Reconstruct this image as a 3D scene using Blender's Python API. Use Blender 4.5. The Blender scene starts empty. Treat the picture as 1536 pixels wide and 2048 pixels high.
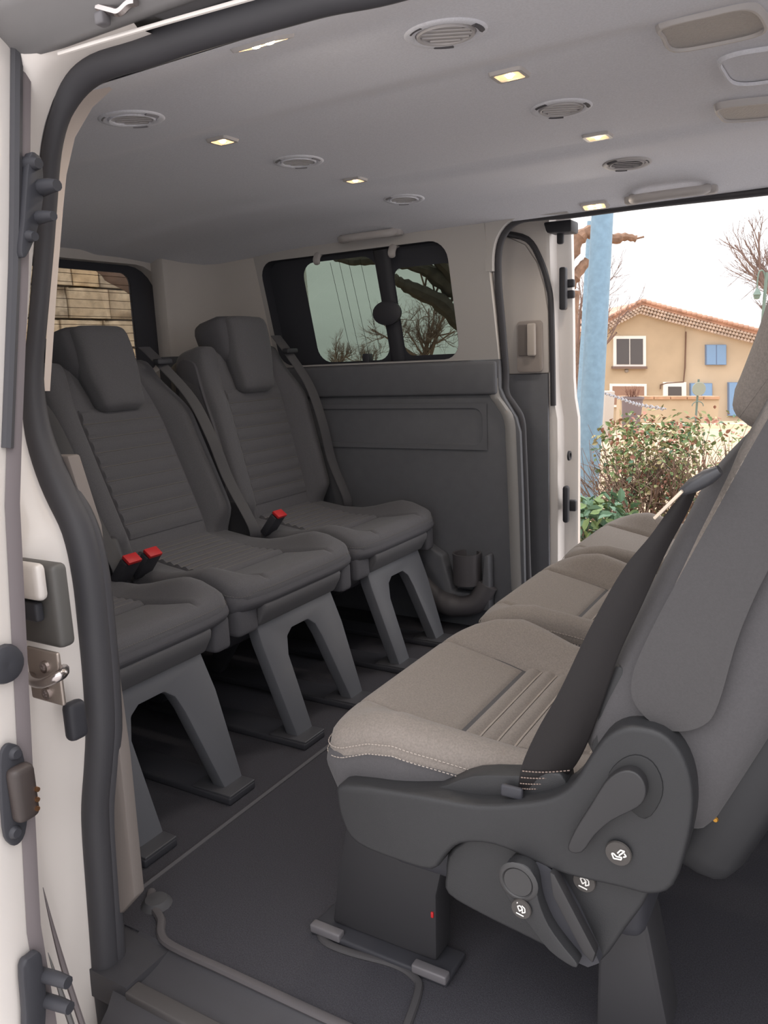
import bpy, bmesh, math, random
import numpy as np
from mathutils import Vector, Matrix
R = math.radians
D = bpy.data; SC = bpy.context.scene; COL = SC.collection
random.seed(7)
# ---------------------------------------------------------------- camera
# van frame: x = towards the front of the van, y = across (+ far side), z = up from the van floor
F_PX, YAW, PITCH, ROLL = 1594.24, 0.5428, 0.1916, -0.0447
CAM = np.array([0.0, -1.4826, 0.8708])
_f = np.array([-math.sin(YAW)*math.cos(PITCH), math.cos(YAW)*math.cos(PITCH), -math.sin(PITCH)])
_r = np.array([math.cos(YAW), math.sin(YAW), 0.0]); _u = np.cross(_r, _f)
AX_R = _r*math.cos(ROLL)+_u*math.sin(ROLL); AX_U = -_r*math.sin(ROLL)+_u*math.cos(ROLL)
cd = D.cameras.new('camera'); cam = D.objects.new('camera', cd); COL.objects.link(cam); SC.camera = cam
cd.sensor_fit = 'VERTICAL'; cd.sensor_height = 36.0; cd.lens = F_PX/2048*36.0
cd.clip_start = 0.02; cd.clip_end = 400
cam.matrix_world = Matrix(((AX_R[0], AX_U[0], -_f[0], CAM[0]), (AX_R[1], AX_U[1], -_f[1], CAM[1]), (AX_R[2], AX_U[2], -_f[2], CAM[2]), (0, 0, 0, 1)))
# ---------------------------------------------------------------- sky: an overcast dome (CIE: zenith three times the horizon)
W = D.worlds.new('overcast_sky'); SC.world = W; W.use_nodes = True
nt = W.node_tree; nt.nodes.clear()
def wn(t, **k):
    n = nt.nodes.new(t)
    for a, b in k.items(): setattr(n, a, b)
    return n
wo = wn('ShaderNodeOutputWorld'); wb = wn('ShaderNodeBackground'); tc = wn('ShaderNodeTexCoord')
sp = wn('ShaderNodeSeparateXYZ'); nt.links.new(tc.outputs['Generated'], sp.inputs[0])
mx = wn('ShaderNodeMath', operation='MAXIMUM'); mx.inputs[1].default_value = 0; nt.links.new(sp.outputs['Z'], mx.inputs[0])
ml = wn('ShaderNodeMath', operation='MULTIPLY_ADD'); ml.inputs[1].default_value = 2.0; ml.inputs[2].default_value = 1.0; nt.links.new(mx.outputs[0], ml.inputs[0])
nz = wn('ShaderNodeTexNoise'); nz.inputs['Scale'].default_value = 3.0; nz.inputs['Detail'].default_value = 4
mp = wn('ShaderNodeMapping'); mp.inputs['Scale'].default_value = (1, 1, 5); nt.links.new(tc.outputs['Generated'], mp.inputs[0]); nt.links.new(mp.outputs[0], nz.inputs['Vector'])
cr = wn('ShaderNodeMapRange'); cr.inputs[1].default_value = .3; cr.inputs[2].default_value = .7; cr.inputs[3].default_value = .88; cr.inputs[4].default_value = 1.1; nt.links.new(nz.outputs[0], cr.inputs[0])
m2 = wn('ShaderNodeMath', operation='MULTIPLY'); nt.links.new(ml.outputs[0], m2.inputs[0]); nt.links.new(cr.outputs[0], m2.inputs[1])
m3 = wn('ShaderNodeMath', operation='MULTIPLY'); m3.inputs[1].default_value = 0.62; nt.links.new(m2.outputs[0], m3.inputs[0])
wb.inputs[0].default_value = (1.0, .988, 1.0, 1); nt.links.new(m3.outputs[0], wb.inputs[1]); nt.links.new(wb.outputs[0], wo.inputs[0])
SC.view_settings.view_transform = 'Standard'; SC.view_settings.look = 'None'; SC.view_settings.gamma = 1.0
SC.view_settings.use_curve_mapping = False; SC.view_settings.exposure = 1.08
SC.cycles.max_bounces = 10; SC.cycles.diffuse_bounces = 6; SC.cycles.transparent_max_bounces = 16

# ---------------------------------------------------------------- pixel -> point on a real plane of the van
def ray(u, v): return (u-768)/F_PX*AX_R-(v-1024)/F_PX*AX_U+_f
def at(u, v, ax, val):
    d = ray(u, v); i = 'xyz'.index(ax); return CAM+(val-CAM[i])/d[i]*d
def yopen(z): return .79 if z < .85 else max(.70, .79-(z-.85)/.375*.09)
def on_side(u, v, off=0.0, sgn=-1):
    z = .8
    for _ in range(12): p = at(u, v, 'y', sgn*(yopen(z)+off)); z = p[2]
    return p
# street frame: a right, b away, c up from the ground below the camera (the van stands on a slight slope)
GU = np.array([0, 0, 1.0]); GU = GU-GU.dot(AX_R)*AX_R; GU /= np.linalg.norm(GU); GF = np.cross(GU, AX_R); GO = CAM-1.45*GU
def S(a, b, c): return GO+a*AX_R+b*GF+c*GU
def px2s(u, v, b):                                   # street coordinates of a pixel at distance b
    x = (u-768)/F_PX; y = -(v-1024)/F_PX; cp, sp_ = math.cos(PITCH), math.sin(PITCH)
    fw = cp+y*sp_; up = y*cp-sp_; t = b/fw
    return (x*t, b, 1.45+up*t)

# ---------------------------------------------------------------- materials
def lin(c):
    return tuple(((x/255)/12.92 if x/255 <= .04045 else ((x/255+.055)/1.055)**2.4) for x in c)
MATS = {}
def mat(name, rgb, rough=.6, metal=0, var=.0, scale=60, bump=0, bscale=None, sheen=0, emit=0, coat=0, spec=.5):
    if name in MATS: return MATS[name]
    m = D.materials.new(name); m.use_nodes = True; n = m.node_tree; p = n.nodes['Principled BSDF']
    c = lin(rgb); p.inputs['Base Color'].default_value = (*c, 1); p.inputs['Roughness'].default_value = rough; p.inputs['Metallic'].default_value = metal
    p.inputs['Specular IOR Level'].default_value = spec
    p.inputs['Coat Weight'].default_value = coat; p.inputs['Sheen Weight'].default_value = sheen; p.inputs['Sheen Roughness'].default_value = .4
    if emit: p.inputs['Emission Color'].default_value = (*c, 1); p.inputs['Emission Strength'].default_value = emit
    if var or bump:
        t = n.nodes.new('ShaderNodeTexCoord')
    if var:
        a = n.nodes.new('ShaderNodeTexNoise'); a.inputs['Scale'].default_value = scale; a.inputs['Detail'].default_value = 4
        n.links.new(t.outputs['Object'], a.inputs['Vector'])
        q = n.nodes.new('ShaderNodeMapRange'); q.inputs[1].default_value = .3; q.inputs[2].default_value = .7; q.inputs[3].default_value = 1-var; q.inputs[4].default_value = 1+var
        n.links.new(a.outputs[0], q.inputs[0])
        h = n.nodes.new('ShaderNodeMixRGB'); h.blend_type = 'MULTIPLY'; h.inputs[0].default_value = 1; h.inputs[1].default_value = (*c, 1)
        n.links.new(q.outputs[0], h.inputs[2]); n.links.new(h.outputs[0], p.inputs['Base Color'])
    if bump:
        b = n.nodes.new('ShaderNodeTexNoise'); b.inputs['Scale'].default_value = bscale or 400; b.inputs['Detail'].default_value = 2
        n.links.new(t.outputs['Object'], b.inputs['Vector'])
        k = n.nodes.new('ShaderNodeBump'); k.inputs['Strength'].default_value = bump; k.inputs['Distance'].default_value = .004
        n.links.new(b.outputs[0], k.inputs['Height']); n.links.new(k.outputs[0], p.inputs['Normal'])
    MATS[name] = m; return m
def glass(name, tint, gloss=.08):
    m = D.materials.new(name); m.use_nodes = True; n = m.node_tree; n.nodes.clear()
    o = n.nodes.new('ShaderNodeOutputMaterial'); t = n.nodes.new('ShaderNodeBsdfTransparent'); t.inputs[0].default_value = (*tint, 1)
    g = n.nodes.new('ShaderNodeBsdfGlossy'); g.inputs['Roughness'].default_value = .02
    f = n.nodes.new('ShaderNodeFresnel'); f.inputs[0].default_value = 1.45; x = n.nodes.new('ShaderNodeMixShader')
    n.links.new(f.outputs[0], x.inputs[0]); n.links.new(t.outputs[0], x.inputs[1]); n.links.new(g.outputs[0], x.inputs[2]); n.links.new(x.outputs[0], o.inputs[0]); return m
HEAD = mat('headliner_fabric', (222, 222, 229), .95, var=.05, scale=300, bump=.15, bscale=700)
TRIMB = mat('beige_trim', (204, 197, 192), .7, bump=.05, bscale=500)
TRIMD = mat('dark_trim', (100, 101, 106), .55, var=.04, scale=30, bump=.08, bscale=900, spec=.35)  # dark trim lightened, cabin haze put into its colour
TRIMG = mat('grey_trim', (120, 112, 108), .65, bump=.06, bscale=900)
PLAST = mat('seat_plastic', (46, 46, 48), .48, var=.03, scale=20, bump=.1, bscale=900, spec=.4)
PLASTK = mat('black_plastic', (58, 58, 63), .5, spec=.3)  # black raised to grey by the same painted-in haze
PLEG = mat('leg_plastic', (100, 101, 106), .5, bump=.06, bscale=900, spec=.4)
FABM = mat('taupe_seat_fabric', (127, 119, 113), .95, var=.14, scale=420, bump=.25, bscale=900, sheen=.15)
FABR = mat('charcoal_seat_fabric', (91, 90, 94), .95, var=.1, scale=420, bump=.2, bscale=900, sheen=.12)  # charcoal lifted too, haze mixed into the base colour
FABS = mat('bolster_fabric', (76, 74, 76), .9, var=.06, scale=420, bump=.15, bscale=900, sheen=.1)
FABD = mat('dark_bolster_fabric', (82, 81, 86), .85, var=.06, scale=420, bump=.12, bscale=900)  # bolster tone also lightened in place of haze
CARP = mat('carpet', (70, 69, 74), 1, var=.25, scale=500, bump=.5, bscale=800, spec=.1)  # carpet colour raised, standing in for the hazy veil
RUBB = mat('rubber_seal', (68, 67, 71), .55, spec=.4)
BELT = mat('belt_webbing', (31, 28, 29), .6, var=.05, spec=.35, scale=800, bump=.1, bscale=1200)
THRD = mat('stitch_thread', (160, 150, 142), .8)
THRR = mat('dim_stitch_thread', (112, 108, 104), .8)
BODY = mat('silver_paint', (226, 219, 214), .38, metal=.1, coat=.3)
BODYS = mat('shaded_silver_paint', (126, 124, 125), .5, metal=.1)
STEEL = mat('steel', (190, 182, 180), .25, metal=1)
RED = mat('red_button', (196, 42, 46), .45)
LENS = mat('lamp_lens', (232, 206, 160), .4, emit=.42)
LED = mat('lamp_led', (255, 222, 168), .4, emit=26)
LENSO = mat('unlit_lens', (172, 166, 163), .5, bump=.5, bscale=260)
WHITE = mat('white_print', (225, 222, 218), .6)
PAD = mat('symbol_pad', (66, 62, 60), .6)
GREEN_GLASS = glass('tinted_side_glass', (.215, .25, .21))
REAR_GLASS = glass('tinted_rear_glass', (.60, .57, .52))

# ---------------------------------------------------------------- mesh builder
class MB:
    def __init__(s): s.v = []; s.f = []
    def add(s, v, f):
        o = len(s.v); s.v += [tuple(map(float, p)) for p in v]; s.f += [tuple(i+o for i in q) for q in f]; return s
    def box(s, a, b):
        (x0, y0, z0), (x1, y1, z1) = a, b
        return s.add([(x0,y0,z0),(x1,y0,z0),(x1,y1,z0),(x0,y1,z0),(x0,y0,z1),(x1,y0,z1),(x1,y1,z1),(x0,y1,z1)],
                     [(0,3,2,1),(4,5,6,7),(0,1,5,4),(1,2,6,5),(2,3,7,6),(3,0,4,7)])
    def obox(s, c, ax, h):                            # oriented box: centre, three axes, half sizes
        c = np.array(c); A = [np.array(a, float)/np.linalg.norm(a) for a in ax]
        v = [c+sx*h[0]*A[0]+sy*h[1]*A[1]+sz*h[2]*A[2] for sz in (-1,1) for sy in (-1,1) for sx in (-1,1)]
        return s.add(v, [(0,2,3,1),(4,5,7,6),(0,1,5,4),(1,3,7,5),(3,2,6,7),(2,0,4,6)])
    def grid(s, P):
        n, m = len(P), len(P[0])
        return s.add([p for r in P for p in r], [(i*m+j, i*m+j+1, (i+1)*m+j+1, (i+1)*m+j) for i in range(n-1) for j in range(m-1)])
    def tube(s, pts, r, n=8, cap=True, up=(0,0,1), flat=1.0):
        pts = [np.array(p, float) for p in pts]; N = len(pts); rs = r if hasattr(r, '__len__') else [r]*N
        V = []; up = np.array(up, float); prev = None
        for i, p in enumerate(pts):
            t = pts[min(i+1, N-1)]-pts[max(i-1, 0)]; t /= (np.linalg.norm(t)+1e-12)
            a = (prev if prev is not None else up); a = a-a.dot(t)*t
            if np.linalg.norm(a) < 1e-3: a = np.array([1.0, .3, .2]); a = a-a.dot(t)*t
            a /= np.linalg.norm(a); prev = a; b = np.cross(t, a)
            for k in range(n):
                th = 2*math.pi*k/n; V.append(p+rs[i]*(math.cos(th)*a+flat*math.sin(th)*b))
        Fc = [(i*n+k, i*n+(k+1) % n, (i+1)*n+(k+1) % n, (i+1)*n+k) for i in range(N-1) for k in range(n)]
        if cap: Fc += [tuple(range(n-1, -1, -1)), tuple((N-1)*n+k for k in range(n))]
        return s.add(V, Fc)
    def prism(s, poly, fn, d0, d1):                   # polygon (p,q) extruded; fn(p,q,d) -> point
        n = len(poly); V = [fn(p, q, d0) for p, q in poly]+[fn(p, q, d1) for p, q in poly]
        return s.add(V, [tuple(range(n-1, -1, -1)), tuple(range(n, 2*n))]+[(i, (i+1) % n, n+(i+1) % n, n+i) for i in range(n)])
    def lathe(s, prof, c, ax=(0,0,1), n=24, ref=(1,0,0), sx=1, sy=1):
        ax = np.array(ax, float); ax /= np.linalg.norm(ax); a = np.array(ref, float); a -= a.dot(ax)*ax; a /= np.linalg.norm(a); b = np.cross(ax, a); c = np.array(c)
        V = [c+h*ax+r*(sx*math.cos(2*math.pi*k/n)*a+sy*math.sin(2*math.pi*k/n)*b) for r, h in prof for k in range(n)]
        return s.add(V, [(i*n+k, i*n+(k+1) % n, (i+1)*n+(k+1) % n, (i+1)*n+k) for i in range(len(prof)-1) for k in range(n)])
    def rbox(s, a, b, r, n=(6,6,6), fn=None):         # rounded box, evenly gridded, optional displacement
        a = np.array(a, float); b = np.array(b, float); r = min(r, *(abs(b-a)/2*.999))
        def axis(i):
            L = b[i]-a[i]; k = [0, .35*r, r]
            mid = list(np.linspace(r, L-r, n[i]+1))
            return sorted(set(np.round(k+mid+[L-.35*r, L], 6)))
        gs = [axis(i) for i in range(3)]; idx = {}; V = []; Fc = []
        def vid(p):
            key = tuple(np.round(p, 6))
            if key not in idx:
                q = np.clip(p, r, (b-a)-r); d = p-q; l = np.linalg.norm(d)
                w = q+(d/l*r if l > 1e-9 else 0)+a
                idx[key] = len(V); V.append(fn(*w) if fn else w)
            return idx[key]
        for ax in range(3):
            o1, o2 = [(1,2),(2,0),(0,1)][ax]
            for side in (0, 1):
                c = 0 if side == 0 else b[ax]-a[ax]
                for i in range(len(gs[o1])-1):
                    for j in range(len(gs[o2])-1):
                        q = []
                        for di, dj in ((0,0),(1,0),(1,1),(0,1)):
                            p = np.zeros(3); p[ax] = c; p[o1] = gs[o1][i+di]; p[o2] = gs[o2][j+dj]; q.append(vid(p))
                        Fc.append(tuple(q if side else q[::-1]))
        return s.add(V, Fc)
def origin(o):
    c = np.zeros(3)
    while o is not None: c += np.array(o.location); o = o.parent
    return c
def obj(name, mb, m, parent=None, smooth=True, local=False, bevel=0, kind=None, seg=2, loc=None, label=None):
    me = D.meshes.new(name); v = np.array(mb.v)
    if loc is not None: v = v-np.array(loc)
    if parent is not None and not local: v = v-origin(parent)
    me.from_pydata([tuple(p) for p in v], [], mb.f)
    bm = bmesh.new(); bm.from_mesh(me)
    bmesh.ops.recalc_face_normals(bm, faces=bm.faces)
    if bevel:
        es = [e for e in bm.edges if len(e.link_faces) == 2 and e.calc_face_angle(0) > R(35)]
        bmesh.ops.bevel(bm, geom=es, offset=bevel, segments=seg, profile=.5, affect='EDGES', clamp_overlap=True)
    for f in bm.faces: f.smooth = smooth
    bm.to_mesh(me); bm.free()
    if smooth:
        try: me.set_sharp_from_angle(angle=R(42))
        except Exception: pass
    me.materials.append(m)
    o = D.objects.new(name, me); COL.objects.link(o); o.parent = parent
    if loc is not None: o.location = loc
    if kind: o['kind'] = kind
    if label: o['label'] = label
    return o
def tag(o, label, cat=None, group=None, kind=None):
    if label: o['label'] = label
    if cat: o['category'] = cat
    if group: o['group'] = group
    if kind: o['kind'] = kind
    return o
def thing(name, label, cat, loc=(0,0,0), group=None):
    o = D.objects.new(name, None); COL.objects.link(o); o.location = [float(x) for x in loc]; o.empty_display_size = .1
    return tag(o, label, cat, group)
def struct(name, mb, m, label=None, parent=None, **k):
    o = obj(name, mb, m, parent, **k)
    if parent is None: o['kind'] = 'structure'
    if label: o['label'] = label
    return o
def copy_tree(o, parent=None, loc=None, label=None):
    c = o.copy(); COL.objects.link(c); c.parent = parent
    if loc is not None: c.location = loc
    if label: c['label'] = label
    for ch in list(o.children): copy_tree(ch, c)
    return c
def smooth_poly(pts, k=4, closed=True):
    pts = [np.array(p, float) for p in pts]; n = len(pts); out = []
    for i in range(n if closed else n-1):
        g = (lambda j: pts[j % n]) if closed else (lambda j: pts[min(max(j, 0), n-1)])
        p0, p1, p2, p3 = g(i-1), g(i), g(i+1), g(i+2)
        for s in range(k):
            t = s/k; out.append(.5*((2*p1)+(-p0+p2)*t+(2*p0-5*p1+4*p2-p3)*t*t+(-p0+3*p1-3*p2+p3)*t**3))
    if not closed: out.append(pts[-1])
    return out
def rrect(a0, a1, b0, b1, r, n=6):
    o = []
    for cx, cy, s in ((a1-r, b1-r, 0), (a0+r, b1-r, 90), (a0+r, b0+r, 180), (a1-r, b0+r, 270)):
        for k in range(n+1): t = R(s+90*k/n); o.append((cx+r*math.cos(t), cy+r*math.sin(t)))
    return o
def sstep(a, b, x): t = min(1, max(0, (x-a)/(b-a))); return t*t*(3-2*t)
def ringpanel(mb, outer, holes_ring, fn, depth=None):
    """panel between an outer rectangle and one ring-shaped hole; fn maps (p,q,d)"""
    h = []
    for a_, b_ in zip(holes_ring, holes_ring[1:]+holes_ring[:1]):
        m_ = max(1, int(math.hypot(b_[0]-a_[0], b_[1]-a_[1])/.03)); h += [(a_[0]+(b_[0]-a_[0])*i/m_, a_[1]+(b_[1]-a_[1])*i/m_) for i in range(m_)]
    n = len(h); cx = sum(p for p, _ in h)/n; cy = sum(q for _, q in h)/n
    x0, x1, y0, y1 = outer; out = []
    for p, q in h:
        dx, dy = p-cx, q-cy; t = 1e9
        if dx > 1e-9: t = min(t, (x1-cx)/dx)
        if dx < -1e-9: t = min(t, (x0-cx)/dx)
        if dy > 1e-9: t = min(t, (y1-cy)/dy)
        if dy < -1e-9: t = min(t, (y0-cy)/dy)
        out.append((cx+dx*t, cy+dy*t))
    rings = [[fn(p+(P-p)*s, q+(Q-q)*s, 0) for (p, q), (P, Q) in zip(h, out)] for s in (0, .34, .67, 1)]
    if depth: rings = [[fn(p, q, depth) for p, q in h]]+rings
    for cyc in rings: cyc.append(cyc[0])
    mb.grid(rings); 
    # fill the four outer corners
    for ex, ey in ((x0,y0),(x1,y0),(x1,y1),(x0,y1)):
        best = None
        for i in range(n):
            a, b = out[i], out[(i+1) % n]
            if (abs(a[0]-ex) < 1e-6 or abs(a[1]-ey) < 1e-6) and (abs(b[0]-ex) < 1e-6 or abs(b[1]-ey) < 1e-6) and abs(a[0]-b[0]) > 1e-6 and abs(a[1]-b[1]) > 1e-6:
                mb.add([fn(*a, 0), fn(ex, ey, 0), fn(*b, 0)], [(0, 1, 2)])
    return mb

# ================================================================ VAN SHELL
# floor
XR, XFR = -2.12, 1.5
fl = MB(); fl.box((-1.005, -.745, -.03), (XFR, .80, 0)); struct('floor', fl, CARP, 'dark carpeted van floor in front of the rear seats', smooth=False)
FLOOR_R = MB(); FLOOR_R.box((XR, -.80, -.03), (-1.005, .80, -.004)); struct('floor', FLOOR_R, CARP, 'dark carpet under the rear seats', smooth=False)
st = MB(); st.tube([(-1.005, -.735, 0), (-1.005, .79, 0)], .006, 6); struct('trim_1', st, mat('floor_strip', (74, 72, 76), .7), 'thin strip across the floor in front of the rear seats')
# ceiling
def zc(x, y):
    a = abs(y); z = 1.291-.011*sstep(.27, .34, a)
    z -= .008*sstep(.40, .58, a)+.034*sstep(.54, .70, a)+.012*sstep(.66, .71, a)
    z -= .06*sstep(-1.45, XR, x) if False else .05*max(0, (-1.5-x)/.62)**2
    return z
ce = MB()
ys = sorted(set([round(v, 3) for v in list(np.linspace(-.715, .715, 45))+[-.27,-.305,-.34,.27,.305,.34]]))
ce.grid([[(x, y, zc(x, y)) for y in ys] for x in np.linspace(XR, XFR, 40)])
ce.grid([[(x, y, 1.36 if abs(y) < .6 else 1.34) for y in (-.80, -.6, 0, .6, .80)] for x in (XR-.1, 0, XFR+.1)])
struct('ceiling', ce, HEAD, 'pale grey fabric headliner of the van')
# far side wall, lower dark panel
def far(p, q, d): return (p, yopen(q)+d, q)
fp = [(XR, -.03), (-.868, -.03), (-.872, .30), (-.875, .45), (-.88, .63), (-.892, .675), (-.93, .735), (-.943, .765), (-.943, .85), (XR, .85)]
wl = MB(); wl.prism(fp, lambda p, q, d: (p, .79+d, q), 0, .05); WL = struct('wall_left', wl, TRIMD, 'dark lower side panel on the far side', smooth=True, bevel=.006)
rec = rrect(-1.78, -1.0, .59, .705, .03)
rm = MB(); ringpanel(rm, (-1.80, -.985, .575, .72), rec, lambda p, q, d: (p, .784+d, q), .006); obj('recess_frame', rm, mat('dark_trim_b', (104, 105, 110), .55, spec=.4), WL)
rb = MB(); rb.rbox((XR, .775, .745), (-.95, .795, .845), .009, (10, 1, 2)); obj('waist_rail', rb, TRIMD, WL)
# window in the far wall : opening, black glass border, two panes, divider
win = rrect(-1.765, -1.07, .856, 1.20, .055)
wu = MB(); ringpanel(wu, (-1.785, -.945, .85, 1.245), win, far); struct('trim_2', wu, mat('pillar_trim', (184, 180, 178), .7, bump=.05, bscale=500), 'beige upper trim and pillar round the far rear side window')
pj = MB(); pj.grid([[(-.945, yopen(z)+d, z) for d in (0, .012, .06)] for z in np.linspace(.85, 1.245, 10)]); struct('trim_3', pj, TRIMB)
W1 = MB(); W1.grid([[far(p, q, d) for p, q in win+win[:1]] for d in (-.001, .02, .05)])
def bar(mb, x0, x1, z0, z1, d0=.044, d1=.05): mb.prism([(x0,z0),(x1,z0),(x1,z1),(x0,z1)], far, d0, d1)
rearhole = rrect(-1.625, -1.338, .862, 1.186, .05); fronthole = rrect(-1.282, -1.073, .872, 1.14, .03)
ringpanel(W1, (-1.95, -1.338+.0, .84, 1.235), rearhole, lambda p, q, d: far(p, q, .042+d))
ringpanel(W1, (-1.338, -1.05, .84, 1.235), fronthole, lambda p, q, d: far(p, q, .042+d))
W1o = struct('window_1', W1, mat('black_glass_border', (62, 63, 69), .75, spec=.2), 'tinted rear side window on the far side, two panes with a dark divider')
for nm, h in (('pane', rearhole), ('pane', fronthole)):
    cx_ = sum(p for p, _ in h)/len(h); cz_ = sum(q for _, q in h)/len(h); h = [(cx_+(p-cx_)*1.09, cz_+(q-cz_)*1.09) for p, q in h]
    g = MB(); g.add([far(p, q, .044) for p, q in h], [tuple(range(len(h)))]); obj(nm, g, GREEN_GLASS, W1o, smooth=False)
dv = MB(); dv.tube([far(-1.312, z, .038) for z in (.855, 1.03, 1.20)], [.026, .027, .03], 10, flat=.45, up=(1,0,0)); obj('divider', dv, PLASTK, W1o)
lt = MB(); lt.lathe([(0, -.012), (.038, -.012), (.046, -.004), (.046, .006), (.03, .014), (0, .014)], far(-1.315, 1.008, .02), (0,-1,0), 20, (1,0,0), 1.12, .82); obj('window_latch', lt, PLASTK, W1o)
an = MB()
for xx in (-1.50, -1.465, -1.43, -1.385): an.tube([far(xx-.012, 1.18, .045), far(xx+.006, .875, .045)], .0009, 4)
obj('aerial_wire', an, PLASTK, W1o)
cl = MB(); cl.rbox((-1.435, .80, .853), (-1.41, .83, .885), .004, (1,1,1)); obj('window_catch', cl, PLASTK, W1o)
# D-pillar, curved from the side to the tailgate
DPY = lambda x, y, z: y*(1+(yopen(z)/.79-1)*sstep(-2.05, -1.80, x))
dp = MB(); arc = [(-1.785, .79), (-1.84, .775), (-1.92, .73), (-1.98, .68), (-2.03, .62), (-2.055, .575), (-2.06, .556), (-2.075, .55), (XR, .56)]
dp.grid([[(x, DPY(x, y, z), z) for x, y in arc] for z in (.905, 1.0, 1.1, 1.2, 1.30)]); struct('trim_4', dp, TRIMB, 'beige corner trim between tailgate and far side window')
dl = MB(); dl.grid([[(x, y-.004, z) for x, y in arc] for z in (-.03, .4, .75, .905)]); struct('trim_5', dl, TRIMD)
# near-side twin of the D-pillar and side wall
dn = MB(); dn.grid([[(x, -DPY(x, y, z), z) for x, y in arc] for z in (.905, 1.0, 1.1, 1.2, 1.30)]); struct('trim_6', dn, TRIMB)
dm = MB(); dm.grid([[(x, -y, z) for x, y in arc] for z in (-.03, .4, .75, .905)]); struct('trim_7', dm, TRIMD)
# tailgate
TG = at(262, 600, 'x', XR-.045); TGo = at(333, 600, 'x', XR)
wr = MB(); hole = rrect(-.615, .615, .845, 1.212, .12)
ringpanel(wr, (-.76, .76, .70, 1.29), hole, lambda p, q, d: (XR-d, p, q), .05); struct('wall_rear', wr, TRIMB, 'beige tailgate surround')
wk = MB(); wk.box((XR-.06, -.79, -.03), (XR, .79, .72)); struct('wall_rear', wk, TRIMD, 'dark lower tailgate panel', smooth=False)
W2 = MB(); h2 = rrect(-TG[1], TG[1], .87, 1.187, .035); ringpanel(W2, (-.76, .76, .70, 1.29), h2, lambda p, q, d: (XR-.04-d, p, q), .01)
W2o = struct('window_2', W2, mat('black_glass_border', (62, 63, 69), .75, spec=.2), 'heated tailgate window with a dark border')
g = MB(); g.add([(XR-.045, p, q) for p, q in h2], [tuple(range(len(h2)))]); obj('pane', g, REAR_GLASS, W2o, smooth=False)
for k in range(12):
    hl = MB(); z = .885+k*.0262; hl.box((XR-.044, -TG[1], z-.0008), (XR-.043, TG[1], z+.0008)); obj('heating_wire', hl, mat('heater_wire', (96, 74, 58), .6), W2o, smooth=False)
# near side wall behind the opening, sill, cab end (out of view, closes the body)
wn_ = MB(); wn_.prism([(XR, -.02), (-.99, -.02), (-.99, .85), (XR, .85)], lambda p, q, d: (p, -.80-d, q), 0, .04); wn_.prism([(XR, .85), (-1.7, .85), (-1.7, 1.3), (XR, 1.3)], lambda p, q, d: (p, -.78-d, q), 0, .04); wn_.prism([(-1.2, .85), (-1.0, .85), (-1.0, 1.3), (-1.2, 1.3)], lambda p, q, d: (p, -.78-d, q), 0, .04)
wn_.prism([(-1.7, 1.2), (-1.2, 1.2), (-1.2, 1.3), (-1.7, 1.3)], lambda p, q, d: (p, -.78-d, q), 0, .04)
WRo = struct('wall_right', wn_, TRIMD, 'side wall behind the near door opening', smooth=False)
gp = MB(); gp.add([(-1.7, -.805, .85), (-1.2, -.805, .85), (-1.2, -.805, 1.2), (-1.7, -.805, 1.2)], [(0, 1, 2, 3)]); obj('pane', gp, GREEN_GLASS, WRo, smooth=False)
cb = MB()
for s in (-1, 1):
    cb.box((.28, min(s*.76, s*.83), -.05), (.40, max(s*.76, s*.83), 1.34)); cb.box((.40, min(s*.76, s*.83), -.05), (XFR, max(s*.76, s*.83), .62)); cb.box((1.1, min(s*.70, s*.80), .62), (1.5, max(s*.70, s*.80), .72))
cb.box((XFR, -.83, -.05), (XFR+.06, .83, .70)); 
for s in (-1, 1):                                     # unseen boxes for front seat backs, added to block light from the cab
    cb.rbox((.72, min(s*.12, s*.66), .0), (1.0, max(s*.12, s*.66), .95), .06, (3,4,6), lambda x, y, z: (x-.18*max(0, z-.45), y, z))
struct('wall_front', cb, TRIMD, smooth=False)
# header rails and lower sills
hd = MB()
hp = [(-.715, 1.236), (-.76, 1.226), (-.81, 1.214), (-.862, 1.204), (-.884, 1.190), (-.90, 1.204), (-.93, 1.225), (-.945, 1.30), (-.85, 1.38), (-.5, 1.40), (-.5, 1.34), (-.715, 1.30)]
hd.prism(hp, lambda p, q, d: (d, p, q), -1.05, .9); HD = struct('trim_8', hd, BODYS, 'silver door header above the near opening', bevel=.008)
tr = MB(); tr.tube([at(u, v, 'y', -.885) for u, v in ((118, 108), (190, 86), (330, 45), (440, 14), (560, -20), (700, -60))], .0022, 8); obj('header_edge', tr, BODY, HD)
tk = MB(); tk.prism([(-.71, 1.245), (-.52, 1.235), (-.40, 1.232), (.4, 1.23), (.4, 1.195), (-.60, 1.20)], lambda p, q, d: (p, -.84-d, q), 0, .05); obj('roller_track', tk, mat('track_grey', (112, 110, 112), .5), HD, bevel=.006)
cl = MB(); cl.tube(smooth_poly([at(u, v, 'y', -.90) for u, v in ((196, 14), (225, 22), (240, 24), (258, 8), (272, 4))], 4, False), .004, 6); obj('track_clip', cl, STEEL, HD)
ck = MB(); ck.rbox(at(205, 38, 'y', -.90)-.006, at(205, 38, 'y', -.90)+.006, .003, (1,1,1)); obj('track_stop', ck, mat('clip_grey', (104, 101, 104), .45), HD)
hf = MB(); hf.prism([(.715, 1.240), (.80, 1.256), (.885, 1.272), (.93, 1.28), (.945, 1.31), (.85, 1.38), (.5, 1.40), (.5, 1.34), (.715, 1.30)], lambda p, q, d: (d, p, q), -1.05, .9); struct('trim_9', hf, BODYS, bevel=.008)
ft = MB(); ft.prism([(-.83, 1.236), (-.745, 1.235), (-.745, 1.20), (-.82, 1.205)], lambda p, q, d: (p, .86+d, q), 0, .07); obj('roller_bracket', ft, PLASTK, HD if False else D.objects['trim_9'], bevel=.006)
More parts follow.
